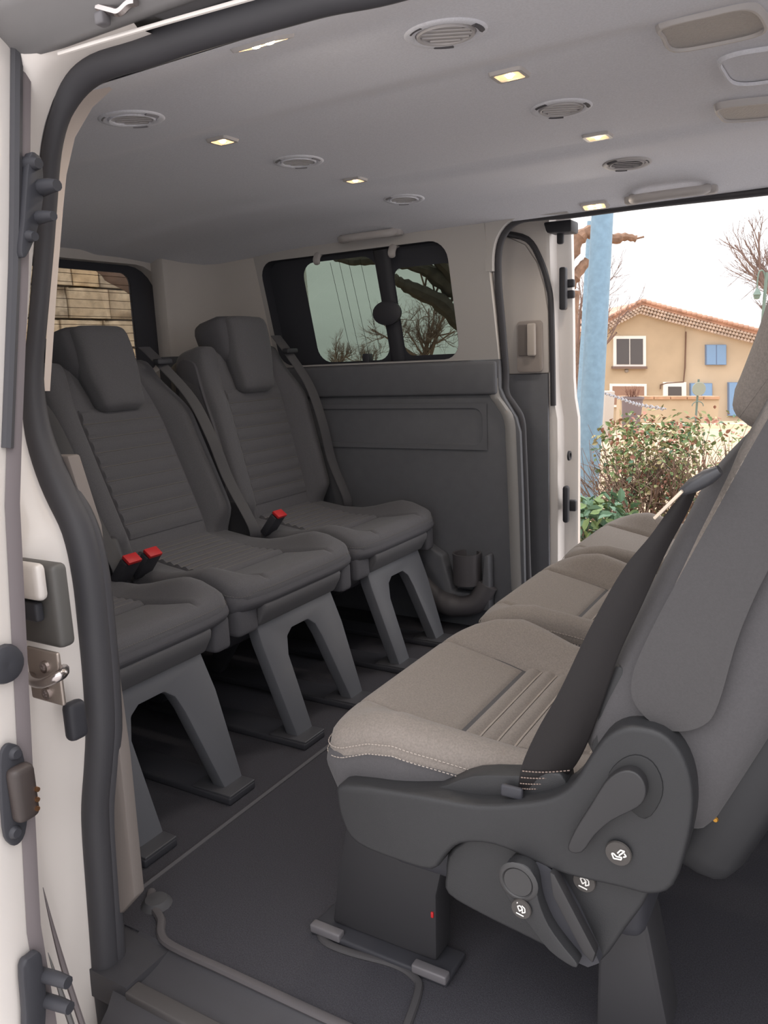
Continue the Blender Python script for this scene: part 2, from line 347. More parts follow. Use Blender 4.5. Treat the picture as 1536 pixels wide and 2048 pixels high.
# near opening: rubber seal
SEAL = [(228,2120),(222,2040),(212,1950),(205,1850),(198,1750),(192,1660),(191,1600),(197,1520),(200,1450),(195,1350),(186,1250),(175,1150),(155,1060),(120,985),(86,900),(70,830),(66,750),(75,650),(88,500),(95,400),(103,300),(122,226),(156,164),(206,126),(290,100),(370,72),(470,41),(560,15),(650,-10),(750,-30),(850,-58),(1000,-100),(1300,-190)]
def on_seal(u, v, dy=0):
    z = .8
    for _ in range(14): y = .812+.026*sstep(1.02, 1.16, z)+dy; p = at(u, v, 'y', -y); z = p[2]
    return p
sp3 = smooth_poly([on_seal(u, v) for u, v in SEAL], 4, False)
sv = smooth_poly([(v, 0) for u, v in SEAL], 4, False); ZR = lambda v, a, b, c: float(np.interp(v, [120, 230, 300, 700, 960, 1050], [a, b, b, b, c, c]))
se = MB(); se.tube(sp3, [ZR(q[0], .0175, .0115, .0215) for q in sv], 12, up=(0,1,0), flat=.95); SE = tag(obj('door_seal', se, RUBB), 'black rubber weatherstrip round the near door opening', 'seal')
SEAL2 = [(u+(24 if v > 900 else 9 if v > 190 else 3), v+(4 if v > 190 else 3)) for u, v in SEAL]
lp = MB(); lp.tube(smooth_poly([on_seal(u, v, -.016) for u, v in SEAL2], 4, False), [ZR(q[0], .011, .006, .014) for q in sv], 10, up=(0,1,0)); obj('lip', lp, RUBB, SE)
# far opening seal
fs = [(1052,1180),(1049,1100),(1046,1000),(1042,900),(1038,840),(1022,810),(1007,785),(1006,740),(998,640),(991,560),(992,500),(1006,462),(1032,440),(1075,433),(1140,428),(1300,407),(1536,381),(1800,350)]
f3 = smooth_poly([on_side(u, v, .02, 1) for u, v in fs], 4, False)
cf = [p for p in f3 if p[2] > 1.08 and p[0] < -.70]
fc = MB(); fc.prism([(p[0], p[2]) for p in cf]+[(cf[-1][0], 1.262), (-.955, 1.262), (-.955, cf[0][2])], lambda p, q, d: (p, max(.70, yopen(min(q, 1.23)))-.002+d, q), 0, .035); struct('trim_3', fc, MATS['pillar_trim'])
s2 = MB(); s2.tube([p+np.array([.006,.006,0]) for p in f3], .011, 10); tag(obj('door_seal', s2, RUBB), 'black rubber weatherstrip round the far door opening', 'seal')
fpn = MB(); fpn.grid([[p+np.array([-.040, -.022, 0]), p+np.array([-.030, -.028, 0]), p+np.array([-.014, -.027, 0]), p+np.array([-.004, -.018, 0]), p+np.array([.0, .05, 0])] for p in f3 if p[2] < .80]); struct('trim_10', fpn, mat('pillar_edge', (150, 148, 147), .45), 'grey lower pillar edge by the far door')
# grey lower pillar trim and light upper strip inside the near opening
lo = [(112,908),(160,908),(205,1050),(235,1300),(262,1500),(290,1780),(240,1835),(230,1700),(222,1600),(226,1450),(216,1300),(192,1100),(160,1000)]
lt_ = MB(); lt_.prism([(at(u,v,'y',-.775)[0], at(u,v,'y',-.775)[2]) for u, v in lo], lambda p, q, d: (p, -.775-d, q), 0, .02); struct('trim_11', lt_, TRIMG, 'grey lower pillar trim beside the near door seal', bevel=.003)
us = [(100,782),(112,600),(118,520),(126,420),(133,350),(150,275),(185,215),(225,178)]
ui = [(87,782),(97,600),(102,520),(107,420),(114,340),(127,265),(160,200),(205,165)]
ut = MB(); ut.grid([[on_side(*a, -.005), on_side(*b, -.02)] for a, b in zip(ui, us)]); struct('trim_12', ut, mat('pale_pillar_trim', (205, 192, 184), .7), 'pale pillar trim strip inside the near door opening')
# near body jamb behind the seal
jam = [(0.075,1.26,-.80),(-.0,1.0,0)]
jm = MB(); rows = []
for p in sp3:
    if p[0] > -.62 and p[2] > 1.1: break
    i_ = len(rows); t_ = sp3[min(i_+1, len(sp3)-1)]-sp3[max(i_-1, 0)]; t_ = t_/np.linalg.norm(t_); n_ = np.array([-t_[2], 0, t_[0]]); n_ /= np.linalg.norm(n_)
    z = p[2]; low = sstep(.80, .62, z); k_ = 1-.75*sstep(1.10, 1.20, z); Y = lambda d: np.array([0, -d, 0])
    rows.append([p+n_*.004+Y(.012), p+n_*.012*k_+Y(.03+.015*k_), p+n_*(.045+.01*low)*k_+Y(.035+(.04+.03*low)*k_), p+n_*.10*k_+Y(.04+(.045+.045*low)*k_), p+n_*(.30*k_*k_)+Y(.04+(.06+.05*low)*k_)])
jm.grid(rows); JM = struct('trim_13', jm, BODY, 'silver body jamb beside the near door seal')
# creases of the rocker below the near jamb
for i_, (pp_, r_) in enumerate((([(86,1775),(104,1850),(132,1950),(168,2060)], .004), ([(96,1905),(120,1980),(150,2070)], .004))):
    k = MB(); P_ = smooth_poly([at(u, v, 'y', -.912) for u, v in pp_], 4, False); k.tube(P_, [r_*min(1, .1+i/len(P_)*1.6) for i in range(len(P_))], 6); obj('rocker_crease', k, mat('flange_mauve', (112, 104, 106), .6) if i_ == 0 else BODYS, JM)
# jamb details: hinge recess, striker, rubber buffer
def jp(u, v): return at(u, v, 'y', -.90)
pk = MB(); c = jp(80, 1205); pk.rbox(c-np.array([.05, .004, .055]), c+np.array([.035, .02, .05]), .008, (2,1,2)); obj('hinge_recess', pk, mat('recess_grey', (92, 90, 88), .5), JM)
fl_ = MB(); c = at(62, 1160, 'y', -.915); fl_.rbox(c-np.array([.035, .008, .024]), c+np.array([.022, .008, .022]), .008, (2,1,2)); obj('cover_flap', fl_, BODY, JM)
hk = MB(); c = at(66, 1222, 'y', -.913); hk.rbox(c-np.array([.03, .006, .012]), c+np.array([.014, .006, .012]), .004, (2,1,2)); obj('hinge_catch', hk, PLASTK, JM)
ps = MB(); ps.rbox(at(96, 1352, 'y', -.912)-np.array([.034, .003, .034]), at(96, 1352, 'y', -.912)+np.array([.026, .003, .034]), .010, (2,1,2)); ST = tag(obj('door_striker', ps, mat('zinc', (180, 168, 160), .4, metal=.7)), 'chrome door striker loop on the near silver jamb', 'striker')
lo_ = MB(); lo_.tube(smooth_poly([at(62, 1352, 'y', -.914), at(66, 1362, 'y', -.935), at(84, 1366, 'y', -.945), at(110, 1356, 'y', -.945), at(126, 1346, 'y', -.935), at(128, 1338, 'y', -.914)], 5, False), .0062, 10); obj('loop', lo_, STEEL, ST)
for (u, v) in ((96, 1331), (100, 1384)):
    sc_ = MB(); sc_.lathe([(0, .004), (.004, .004), (.0045, .007), (.0075, .007), (.008, 0)], at(u, v, 'y', -.912), (0,-1,0), 14); obj('bolt', sc_, STEEL, ST)
bf = MB(); c = at(152, 1440, 'y', -.87); bf.rbox(c-np.array([.011, .014, .026]), c+np.array([.008, .014, .026]), .008, (1,2,3)); tag(obj('rubber_buffer', bf, PLASTK), 'small dark rubber buffer on the near silver jamb', 'buffer')
# sill of the near opening
si = MB(); XS = -.93
prof = [(-.745, 0), (-.752, -.004), (-.775, -.012), (-.86, -.022), (-.885, -.045), (-.895, -.10), (-.90, -.30), (-.90, -.5)]
si.grid([[(max(x, XS if y > -.79 else -.872), y, z) for y, z in prof] for x in np.linspace(XS, .9, 24)]); si.box((-1.02, -.835, -.05), (-.86, -.70, -.003)); SI = struct('trim_14', si, mat('sill_plastic', (66, 65, 69), .5, bump=.1, bscale=900), 'dark plastic entry sill of the near door')
ip = MB(); a = at(291, 1960, 'z', -.018); ip.rbox((a[0], -.838, -.026), (.3, -.812, -.008), .003, (6,1,1)); obj('scuff_plate', ip, mat('scuff_grey', (82, 79, 79), .45), SI)
# ridges in the floor edge
rg = MB(); pts = [at(u, v, 'z', .002) for u, v in ((303,1782),(300,1800),(307,1815),(322,1840),(322,1868),(345,1893),(450,1942),(600,2012),(678,2048),(820,2112))]
rg.tube(smooth_poly(pts, 4, False), .006, 8, flat=1.2); tag(obj('floor_edging', rg, mat('edging_grey', (84, 80, 82), .7)), 'grey edging along the carpet by the entry sill', 'edging')
rg = MB(); pts = [at(u, v, 'z', .002) for u, v in ((650,1842),(640,1862),(652,1885),(700,1905),(790,1930),(832,1958),(836,1985),(815,2048),(790,2110))]
rg.tube(smooth_poly(pts, 5, False), .005, 8, flat=1.2); tag(obj('floor_edging', rg, mat('edging_dark', (68, 66, 68), .7)), 'dark raised edging round the seat rail on the floor', 'edging')
pd = MB(); c = at(312, 1797, 'z', .01); pd.lathe([(0, .012), (.018, .010), (.026, 0)], c-np.array([0,0,.01]), n=18); tag(obj('carpet_fixing', pd, mat('cap_grey', (72, 71, 74), .7)), 'round grey plastic cap on the carpet corner by the sill', 'fixing')

# ---------------------------------------------------------------- sliding doors
# near door: only its front edge is in view
def ndy(z): return -float(np.interp(z, [-.5, .1, .25, .74, 1.0, 1.257, 1.35], [1.0, .997, 1.0, .955, .905, .865, .84]))
zs = np.linspace(-.42, 1.34, 30)
nd = MB(); NDX = [(-1.02, 0), (-.80, 0), (-.783, .002), (-.78, .006), (-.78, .075), (-.79, .095), (-.86, .112), (-1.02, .118), (-1.02, 0)]
nd.grid([[(x, ndy(z)-d, z) for x, d in NDX] for z in zs])
for x0, x1, z0, z1 in ((-1.88, -1.02, -.42, .80), (-1.88, -1.02, 1.22, 1.34), (-1.88, -1.78, .80, 1.22)):
    nd.prism([(x0,z0),(x1,z0),(x1,z1),(x0,z1)], lambda p, q, d: (p, ndy(q)-d, q), 0, .11)
DN = struct('door_1', nd, BODY, 'near sliding door pushed back, silver front edge at the left')
gp = MB(); gp.grid([[(x, ndy(z)-.09, z) for x in (-1.78, -1.02)] for z in np.linspace(.80, 1.22, 6)]); obj('pane', gp, glass('near_door_glass', (.86, .9, .88)), DN)
ds = MB(); ds.grid([[(x, ndy(z)-d, z) for x, d in ((-.776, .001), (-.7755, .008), (-.779, .017))] for z in zs]); obj('edge_flange', ds, mat('flange_mauve', (112, 104, 106), .6), DN)
sl = MB(); sl.tube([(-.778, ndy(z)-.017, z) for z in zs if z > .74], .0065, 8, up=(0,1,0)); obj('door_gasket', sl, RUBB, DN)
def nat(u, v): return at(u, v, 'x', -.775)
lb = MB(); c = nat(60, 420); lb.prism([(nat(u,v)[1], nat(u,v)[2]) for u, v in smooth_poly([(46,318),(62,312),(72,330),(74,400),(60,470),(40,515),(30,505),(36,440)], 3)], lambda p, q, d: (-.776+d, p, q), 0, .012); LA = obj('guide_plate', lb, PLASTK, DN, bevel=.003)
for (u, v, l, r) in ((72, 378, .035, .010), (66, 438, .034, .008), (46, 475, .02, .008), (56, 330, .018, .009)):
    k = MB(); p = nat(u, v); k.tube([p, p+np.array([l*.6, 0, 0]), p+np.array([l, 0, -.001])], [r, r*.8, r*.6], 10); obj('guide_pin', k, PLASTK, LA)
cp = MB(); c0 = [nat(u, v) for u, v in smooth_poly([(-4,1525),(6,1490),(22,1486),(40,1500),(50,1560),(52,1610),(46,1665),(30,1688),(14,1685),(2,1655)], 3)]
cp.prism([(p[1], p[2]) for p in c0], lambda p, q, d: (-.776+d, p, q), 0, .006); CP = obj('contact_plate', cp, PLASTK, DN, bevel=.002)
cc = MB(); p = nat(34, 1580); cc.rbox(p-np.array([0, .014, .032]), p+np.array([.02, .014, .032]), .008, (2,2,2)); obj('contact_block', cc, mat('contact_brown', (62, 54, 52), .5), CP)
for v in (1570, 1590, 1608):
    k = MB(); p = nat(51, v); k.tube([p+np.array([.006,0,0]), p+np.array([.022,0,0])], .0028, 8); obj('contact_pin', k, mat('copper', (200, 150, 110), .35, metal=1), CP)
for v in (1505, 1662):
    k = MB(); k.lathe([(0,.006),(.005,.006),(.007,.003),(.008,0)], nat(24, v)+np.array([.004,0,0]), (1,0,0), 14, (0,1,0)); obj('bolt', k, PLASTK, CP)
bm_ = MB(); bm_.lathe([(0,.008),(.012,.010),(.02,.006),(.022,0)], nat(8, 1328), (1,0,0), 18, (0,1,0)); obj('door_bumper', bm_, PLASTK, DN)
rl = MB(); c0 = [nat(u, v) for u, v in smooth_poly([(34,1930),(50,1908),(70,1898),(76,1930),(82,1975),(80,2048),(70,2120),(42,2120),(40,2020)], 3)]
rl.prism([(p[1], p[2]) for p in c0], lambda p, q, d: (-.776+d, p, q), 0, .012); RL = obj('latch_plate', rl, PLASTK, DN, bevel=.003)
for (u, v) in ((80, 1948), (84, 1998)):
    k = MB(); p = nat(u, v); k.tube([p, p+np.array([.03, .002, .004]), p+np.array([.045, .004, .004])], [.008, .008, .007], 10); obj('latch_pin', k, PLASTK, RL)
# far door
def fdy(z): return float(np.interp(z, [-.5, .25, .65, .74, 1.0, 1.27], [.94, .945, .945, .935, .925, .905]))
fd = MB(); zf = np.linspace(-.42, 1.29, 28)
FDX = [(-.99, 0), (-.84, 0), (-.829, .004), (-.826, .012), (-.822, .05), (-.79, .06), (-.782, .066), (-.782, .09), (-.80, .10), (-.99, .12), (-.99, 0)]
fd.grid([[(x+.012*sstep(.76,.64,z)*(1 if x > -.9 else 0), fdy(z)+d, z) for x, d in FDX] for z in zf])
for x0, x1, z0, z1 in ((-1.9, -.99, -.42, .80), (-1.9, -.99, 1.225, 1.29), (-1.9, -1.80, .80, 1.225)):
    fd.prism([(x0,z0),(x1,z0),(x1,z1),(x0,z1)], lambda p, q, d: (p, fdy(q)+d, q), 0, .11)
DF = struct('door_2', fd, BODY, 'far sliding door pushed back beyond the far opening')
gp = MB(); gp.grid([[(x, fdy(z)+.09, z) for x in (-1.80, -.99)] for z in np.linspace(.80, 1.225, 6)]); obj('pane', gp, glass('clear_door_glass', (.86, .9, .88)), DF)
up = MB(); pts = [(-1.0, .80), (-.835, .80), (-.835, .985), (-.845, 1.06), (-.865, 1.13), (-.90, 1.185), (-.95, 1.21), (-1.0, 1.215)]
up.prism(pts, lambda p, q, d: (p, fdy(q)-.012+d, q), 0, .014); obj('upper_trim', up, TRIMB, DF, bevel=.006)
us_ = MB(); us_.tube(smooth_poly([(-.826, fdy(.70)-.004, .70), (-.826, fdy(.985)-.004, .985), (-.836, fdy(1.06)-.004, 1.07), (-.858, fdy(1.13)-.004, 1.14), (-.895, fdy(1.2)-.004, 1.20), (-.97, fdy(1.2)-.004, 1.225)], 4, False), .009, 8); obj('door_gasket', us_, RUBB, DF)
ld = MB(); ld.prism([(-1.3, -.35), (-.838, -.35), (-.838, .80), (-1.0, .80), (-1.3, .78)], lambda p, q, d: (p, fdy(q)-.012+d, q), 0, .014); obj('lower_trim', ld, TRIMD, DF, bevel=.004)
P = lambda u, v: at(u, v, 'y', .915)
hr_ = MB(); a, b = P(1036, 745), P(1086, 640); hr_.prism(rrect(a[0], b[0], a[2], b[2], .012), lambda p, q, d: (p, .905+d, q), 0, .01); HH = obj('handle_bezel', hr_, mat('bezel_beige', (160, 150, 144), .6), DF, bevel=.003)
hr2 = MB(); a, b = P(1040, 712), P(1070, 648); hr2.rbox((a[0], .898, a[2]), (b[0], .906, b[2]), .003, (1,1,1)); obj('handle_recess', hr2, TRIMG, HH)
hr3 = MB(); a, b = P(1060, 712), P(1076, 646); hr3.rbox((a[0], .886, a[2]), (b[0], .902, b[2]), .006, (1,1,2)); obj('handle_pull', hr3, mat('pull_beige', (186, 176, 168), .5), HH)
E2 = lambda u, v: at(u, v, 'x', -.802)
def edge_item(u, v, hy, hz, d, m, name, r=.006, parent=None):
    k = MB(); p = E2(u, v); k.rbox((-.800, p[1]-hy, p[2]-hz), (-.800+d+.02, p[1]+hy, p[2]+hz), r, (1,1,2)); return obj(name, k, m, parent or DF)
q = edge_item(1119, 578, .014, .062, .0, PLASTK, 'guide_plate')
for v, dz in ((568, .012), (590, .012)): edge_item(1126, v, .010, dz, .014, PLASTK, 'guide_pin', .005, q)
edge_item(1113, 468, .008, .03, 0, PLASTK, 'hinge_clip')
q = edge_item(1125, 1008, .014, .060, 0, PLASTK, 'contact_plate', .010)
edge_item(1130, 1010, .010, .018, .016, PLASTK, 'contact_block', .005, q)
k = MB(); k.lathe([(0,.002),(.008,.002),(.010,.006),(.015,.006),(.016,0)], E2(1126, 911)+np.array([.018,0,0]), (1,0,0), 16, (0,1,0)); obj('door_bumper', k, PLASTK, DF)

# ================================================================ CEILING FITTINGS
def vent(x, y, r, openv, label, ang=0):
    z = zc(x, y); n = np.array([0, (zc(x, y-.05)-zc(x, y+.05))/.1*-1, 0]); dn_ = np.array([0, (zc(x,y+.03)-zc(x,y-.03))/.06, -1.0]); dn_ /= np.linalg.norm(dn_)
    t = thing('air_vent', label, 'vent', (x, y, z), 'round air vents in the headliner')
    c = np.array([x, y, z])
    rr = MB(); rr.lathe([(r*.74, -.004), (r*.74, .002), (r*.80, .0035), (r*.95, .003), (r*1.0, .001), (r*1.04, -.006)], c, dn_, 32); obj('outer_ring', rr, HEAD if not openv else mat('vent_ring', (182, 178, 179), .7) if x > -.8 else HEAD, t)
    ib = MB(); ib.lathe([(r*.62, .0), (r*.63, .004), (r*.69, .005), (r*.72, .0)], c, dn_, 32); obj('bezel', ib, mat('vent_ring', (182, 178, 179), .7) if x > -.8 else HEAD, t)
    bk = MB(); bk.lathe([(0, .001), (r*.75, .001)], c, dn_, 28); obj('backing', bk, PLASTK if openv else mat('vent_shadow', (150, 146, 148), .8) if x > -.8 else HEAD, t)
    d = np.array([math.cos(ang), math.sin(ang), 0.0]); e = np.cross(dn_, d)
    for k_ in range(5):
        o = (k_-2)*r*.25; hl = math.sqrt(max(1e-6, (r*.62)**2-o*o)); s_ = MB()
        tilt = .6 if openv else .12
        s_.obox(c+e*o+dn_*.002, (d, e*math.cos(tilt)+dn_*math.sin(tilt), np.cross(d, e*math.cos(tilt)+dn_*math.sin(tilt))), (hl, r*.10 if not openv else r*.05, .0009)); obj('slat', s_, mat('vent_slat', (186, 182, 183), .7), t, smooth=False)
    for k_ in range(3):
        a0 = ang+2.1*k_; s_ = MB(); s_.tube([c+dn_*.0012+r*.87*(math.cos(a0+q_)*d+math.sin(a0+q_)*e) for q_ in np.linspace(-.28, .28, 7)], .0042, 6, flat=1.0); obj('ring_slot', s_, mat('slot_dark', (84, 82, 86), .8) if x > -.8 else mat('slot_faint', (140, 138, 142), .8), t)
    return t
for (x, y, o, l) in ((-.49, -.463, 0, 'round slatted ceiling vent nearest the camera, right of the large lit lamp'), (-.49, 0, 0, 'round ceiling vent between the two lit lamps at upper right'), (-.49, .463, 1, 'open round ceiling vent with dark louvres beside the far grab handle'),
                     (-1.069, -.463, 0, 'faint round ceiling vent above the near rear seat'), (-1.069, 0, 0, 'closed round ceiling vent above the middle rear seat'), (-1.069, .463, 0, 'closed round ceiling vent above the far rear seat')):
    vent(x, y, .054, o, l, .5)
def lamp(x, y, hx, hy, label, nled, cat='lamp', power=.35):
    z = zc(x, y); c = np.array([x, y, z]); sl_ = (zc(x, y+.02)-zc(x, y-.02))/.04; ey = np.array([0, 1, sl_]); ey /= np.linalg.norm(ey); dn_ = np.cross(ey, (1,0,0)); dn_ = dn_ if dn_[2] < 0 else -dn_
    t = thing('ceiling_lamp', label, cat, c, 'small lit lamps in the headliner')
    f = MB(); o = rrect(-hx, hx, -hy, hy, .006, 4); i = rrect(-hx+.006, hx-.006, -hy+.005, hy-.005, .004, 4)
    pt = lambda p, q, d: c+p*np.array([1.,0,0])+q*ey+dn_*d
    rings = [[pt(p*1.12, q*1.2, -.004) for p, q in o], [pt(p, q, .005) for p, q in o], [pt(p, q, .005) for p, q in i], [pt(p, q, -.001) for p, q in i]]
    for r_ in rings: r_.append(r_[0])
    f.grid(rings); obj('frame', f, mat('lamp_frame', (190, 185, 184), .5), t)
    l = MB(); l.add([pt(p, q, .0025) for p, q in i], [tuple(range(len(i)))]); obj('lens', l, LENS, t, smooth=False)
    for k_ in range(nled):
        e = MB(); e.lathe([(0, .0045), (.004, .004), (.006, .0015)], pt((k_-(nled-1)/2)*hx*.6, 0, .002), dn_, 12); obj('led', e, LED, t)
    L = D.lights.new('lamp_light', 'AREA'); L.energy = power; L.size = hx*1.4; L.color = (1, .90, .78); lo = D.objects.new('lamp_light', L); COL.objects.link(lo)
    lo.parent = t; lo.location = dn_*.012; lo.rotation_euler = Vector(dn_).to_track_quat('-Z', 'Y').to_euler()
lamp(-.629, -.668, .034, .020, 'large lit ceiling lamp over the near door opening', 2, power=.5)
lamp(-.627, .683, .034, .016, 'lit ceiling lamp over the far door opening, seen edge on', 2, power=.5)
lamp(-.497, -.226, .026, .022, 'lit ceiling lamp left of the large round vents, upper right', 1)
lamp(-.491, .232, .026, .022, 'lit ceiling lamp next to the open vent near the far door', 1)
lamp(-1.077, -.231, .024, .020, 'left lit lamp of the rear ceiling pair', 1, power=.4)
lamp(-1.073, .232, .024, .020, 'right lit lamp of the rear ceiling pair, above the far rear seat', 1, power=.4)
def consolepiece(name, pix, label, cat, m, inner=None, h=.006):
    q = [at(u, v, 'z', 1.28)[:2] for u, v in pix]; q = smooth_poly(q, 5); cx = sum(p[0] for p in q)/len(q); cy = sum(p[1] for p in q)/len(q); z0 = min(zc(p[0], p[1]) for p in q)
    t = thing(name, label, cat, (cx, cy, z0))
    f = MB(); S_ = lambda k, d: [(cx+(p[0]-cx)*k, cy+(p[1]-cy)*k, z0-d) for p in q]
    rings = [S_(1.05, -.012), S_(1.0, h*.6), S_(.97, h), S_(.92, h), S_(.90, h-.005)]
    for r_ in rings: r_.append(r_[0])
    f.grid(rings); obj('rim', f, m, t)
    l = MB(); pp = S_(.905, h-.004 if inner != 'deep' else -.004); l.add(pp, [tuple(range(len(pp)))]); obj('lens' if inner != 'deep' else 'tray_floor', l, LENSO if inner != 'deep' else mat('tray_grey', (176, 171, 172), .8), t, smooth=False)
consolepiece('dome_lamp', [(1318,62),(1322,85),(1345,110),(1430,98),(1525,75),(1534,50),(1500,22),(1410,38)], 'large unlit oblong ceiling lens at the upper right corner', 'lamp', mat('lamp_frame', (190, 185, 184), .5))
consolepiece('ceiling_tray', [(1436,135),(1442,155),(1468,180),(1540,176),(1640,150),(1640,95),(1540,108),(1470,120)], 'recessed grey ceiling tray between the two unlit lenses', 'tray', HEAD, 'deep')
consolepiece('dome_lamp', [(1430,222),(1436,236),(1455,246),(1540,240),(1620,225),(1620,200),(1536,206),(1460,214)], 'narrow unlit ceiling lens by the right edge, below the tray', 'lamp', mat('lamp_frame', (190, 185, 184), .5))
def grab(x0, x1, y, z, label, m):
    t = thing('grab_handle', label, 'handle', ((x0+x1)/2, y, z))
    g = MB(); g.tube(smooth_poly([(x0, y+.01, z-.004), (x0+.008, y-.022, z-.016), (x0+.04, y-.034, z-.018), ((x0+x1)/2, y-.036, z-.018), (x1-.04, y-.034, z-.018), (x1-.008, y-.022, z-.016), (x1, y+.01, z-.004)], 5, False), .011, 10, flat=.8); obj('grip', g, m, t)
    for xx in (x0, x1):
        k = MB(); k.rbox((xx-.018, y-.008, z-.024), (xx+.018, y+.018, z+.016), .008, (2,2,2)); obj('mount', k, m, t)
grab(-.53, -.345, .672, 1.246, 'grey grab handle above the far door opening', mat('handle_grey', (178, 173, 172), .6))
grab(-1.405, -1.215, .675, 1.246, 'grey grab handle above the far rear side window', mat('handle_grey', (178, 173, 172), .6))
for (u, v, l) in ((637, 517, 'left small coat hook at the top of the far side window'), (787, 502, 'right small coat hook at the top of the far side window')):
    p = at(u, v, 'y', .71); k = MB(); k.tube(smooth_poly([p+np.array([0,.02,.02]), p+np.array([0,0,.012]), p+np.array([0,-.012,-.006]), p+np.array([0,-.006,-.018])], 4, False), [.010]*9+[.010, .009, .008, .006], 8, flat=1.3); tag(obj('coat_hook', k, mat('handle_grey', (178, 173, 172), .6), loc=p), l, 'hook')
# cup holder moulded on the far wall
CH = thing('cup_holder', 'dark moulded cup holder on the far side wall behind the mid row', 'holder', (-1.1, .77, .05))
k = MB(); k.tube(smooth_poly([(-1.36, .77, .30), (-1.27, .755, .20), (-1.17, .745, .10), (-1.09, .74, .075), (-1.02, .75, .09), (-.985, .765, .15)], 5, False), [.035]*4+[.036]*6+[.038]*6+[.034]*10, 12); obj('arm', k, TRIMG if False else mat('holder_grey', (84, 81, 84), .5), CH)
k = MB(); k.prism([(-1.34,.30),(-1.25,.305),(-1.13,.235),(-1.10,.12),(-1.0,.12),(-.985,.25),(-.97,.25),(-.97,.07),(-1.10,.06),(-1.22,.14)], lambda p, q, d: (p, .742+d, q), 0, .045); obj('shell', k, TRIMD, CH, bevel=.01)
k = MB(); k.lathe([(.045, .0), (.046, .10), (.040, .10), (.038, .01), (0, .01)], (-1.05, .755, .15), n=20); obj('cup_ring', k, mat('holder_grey', (84, 81, 84), .5), CH)

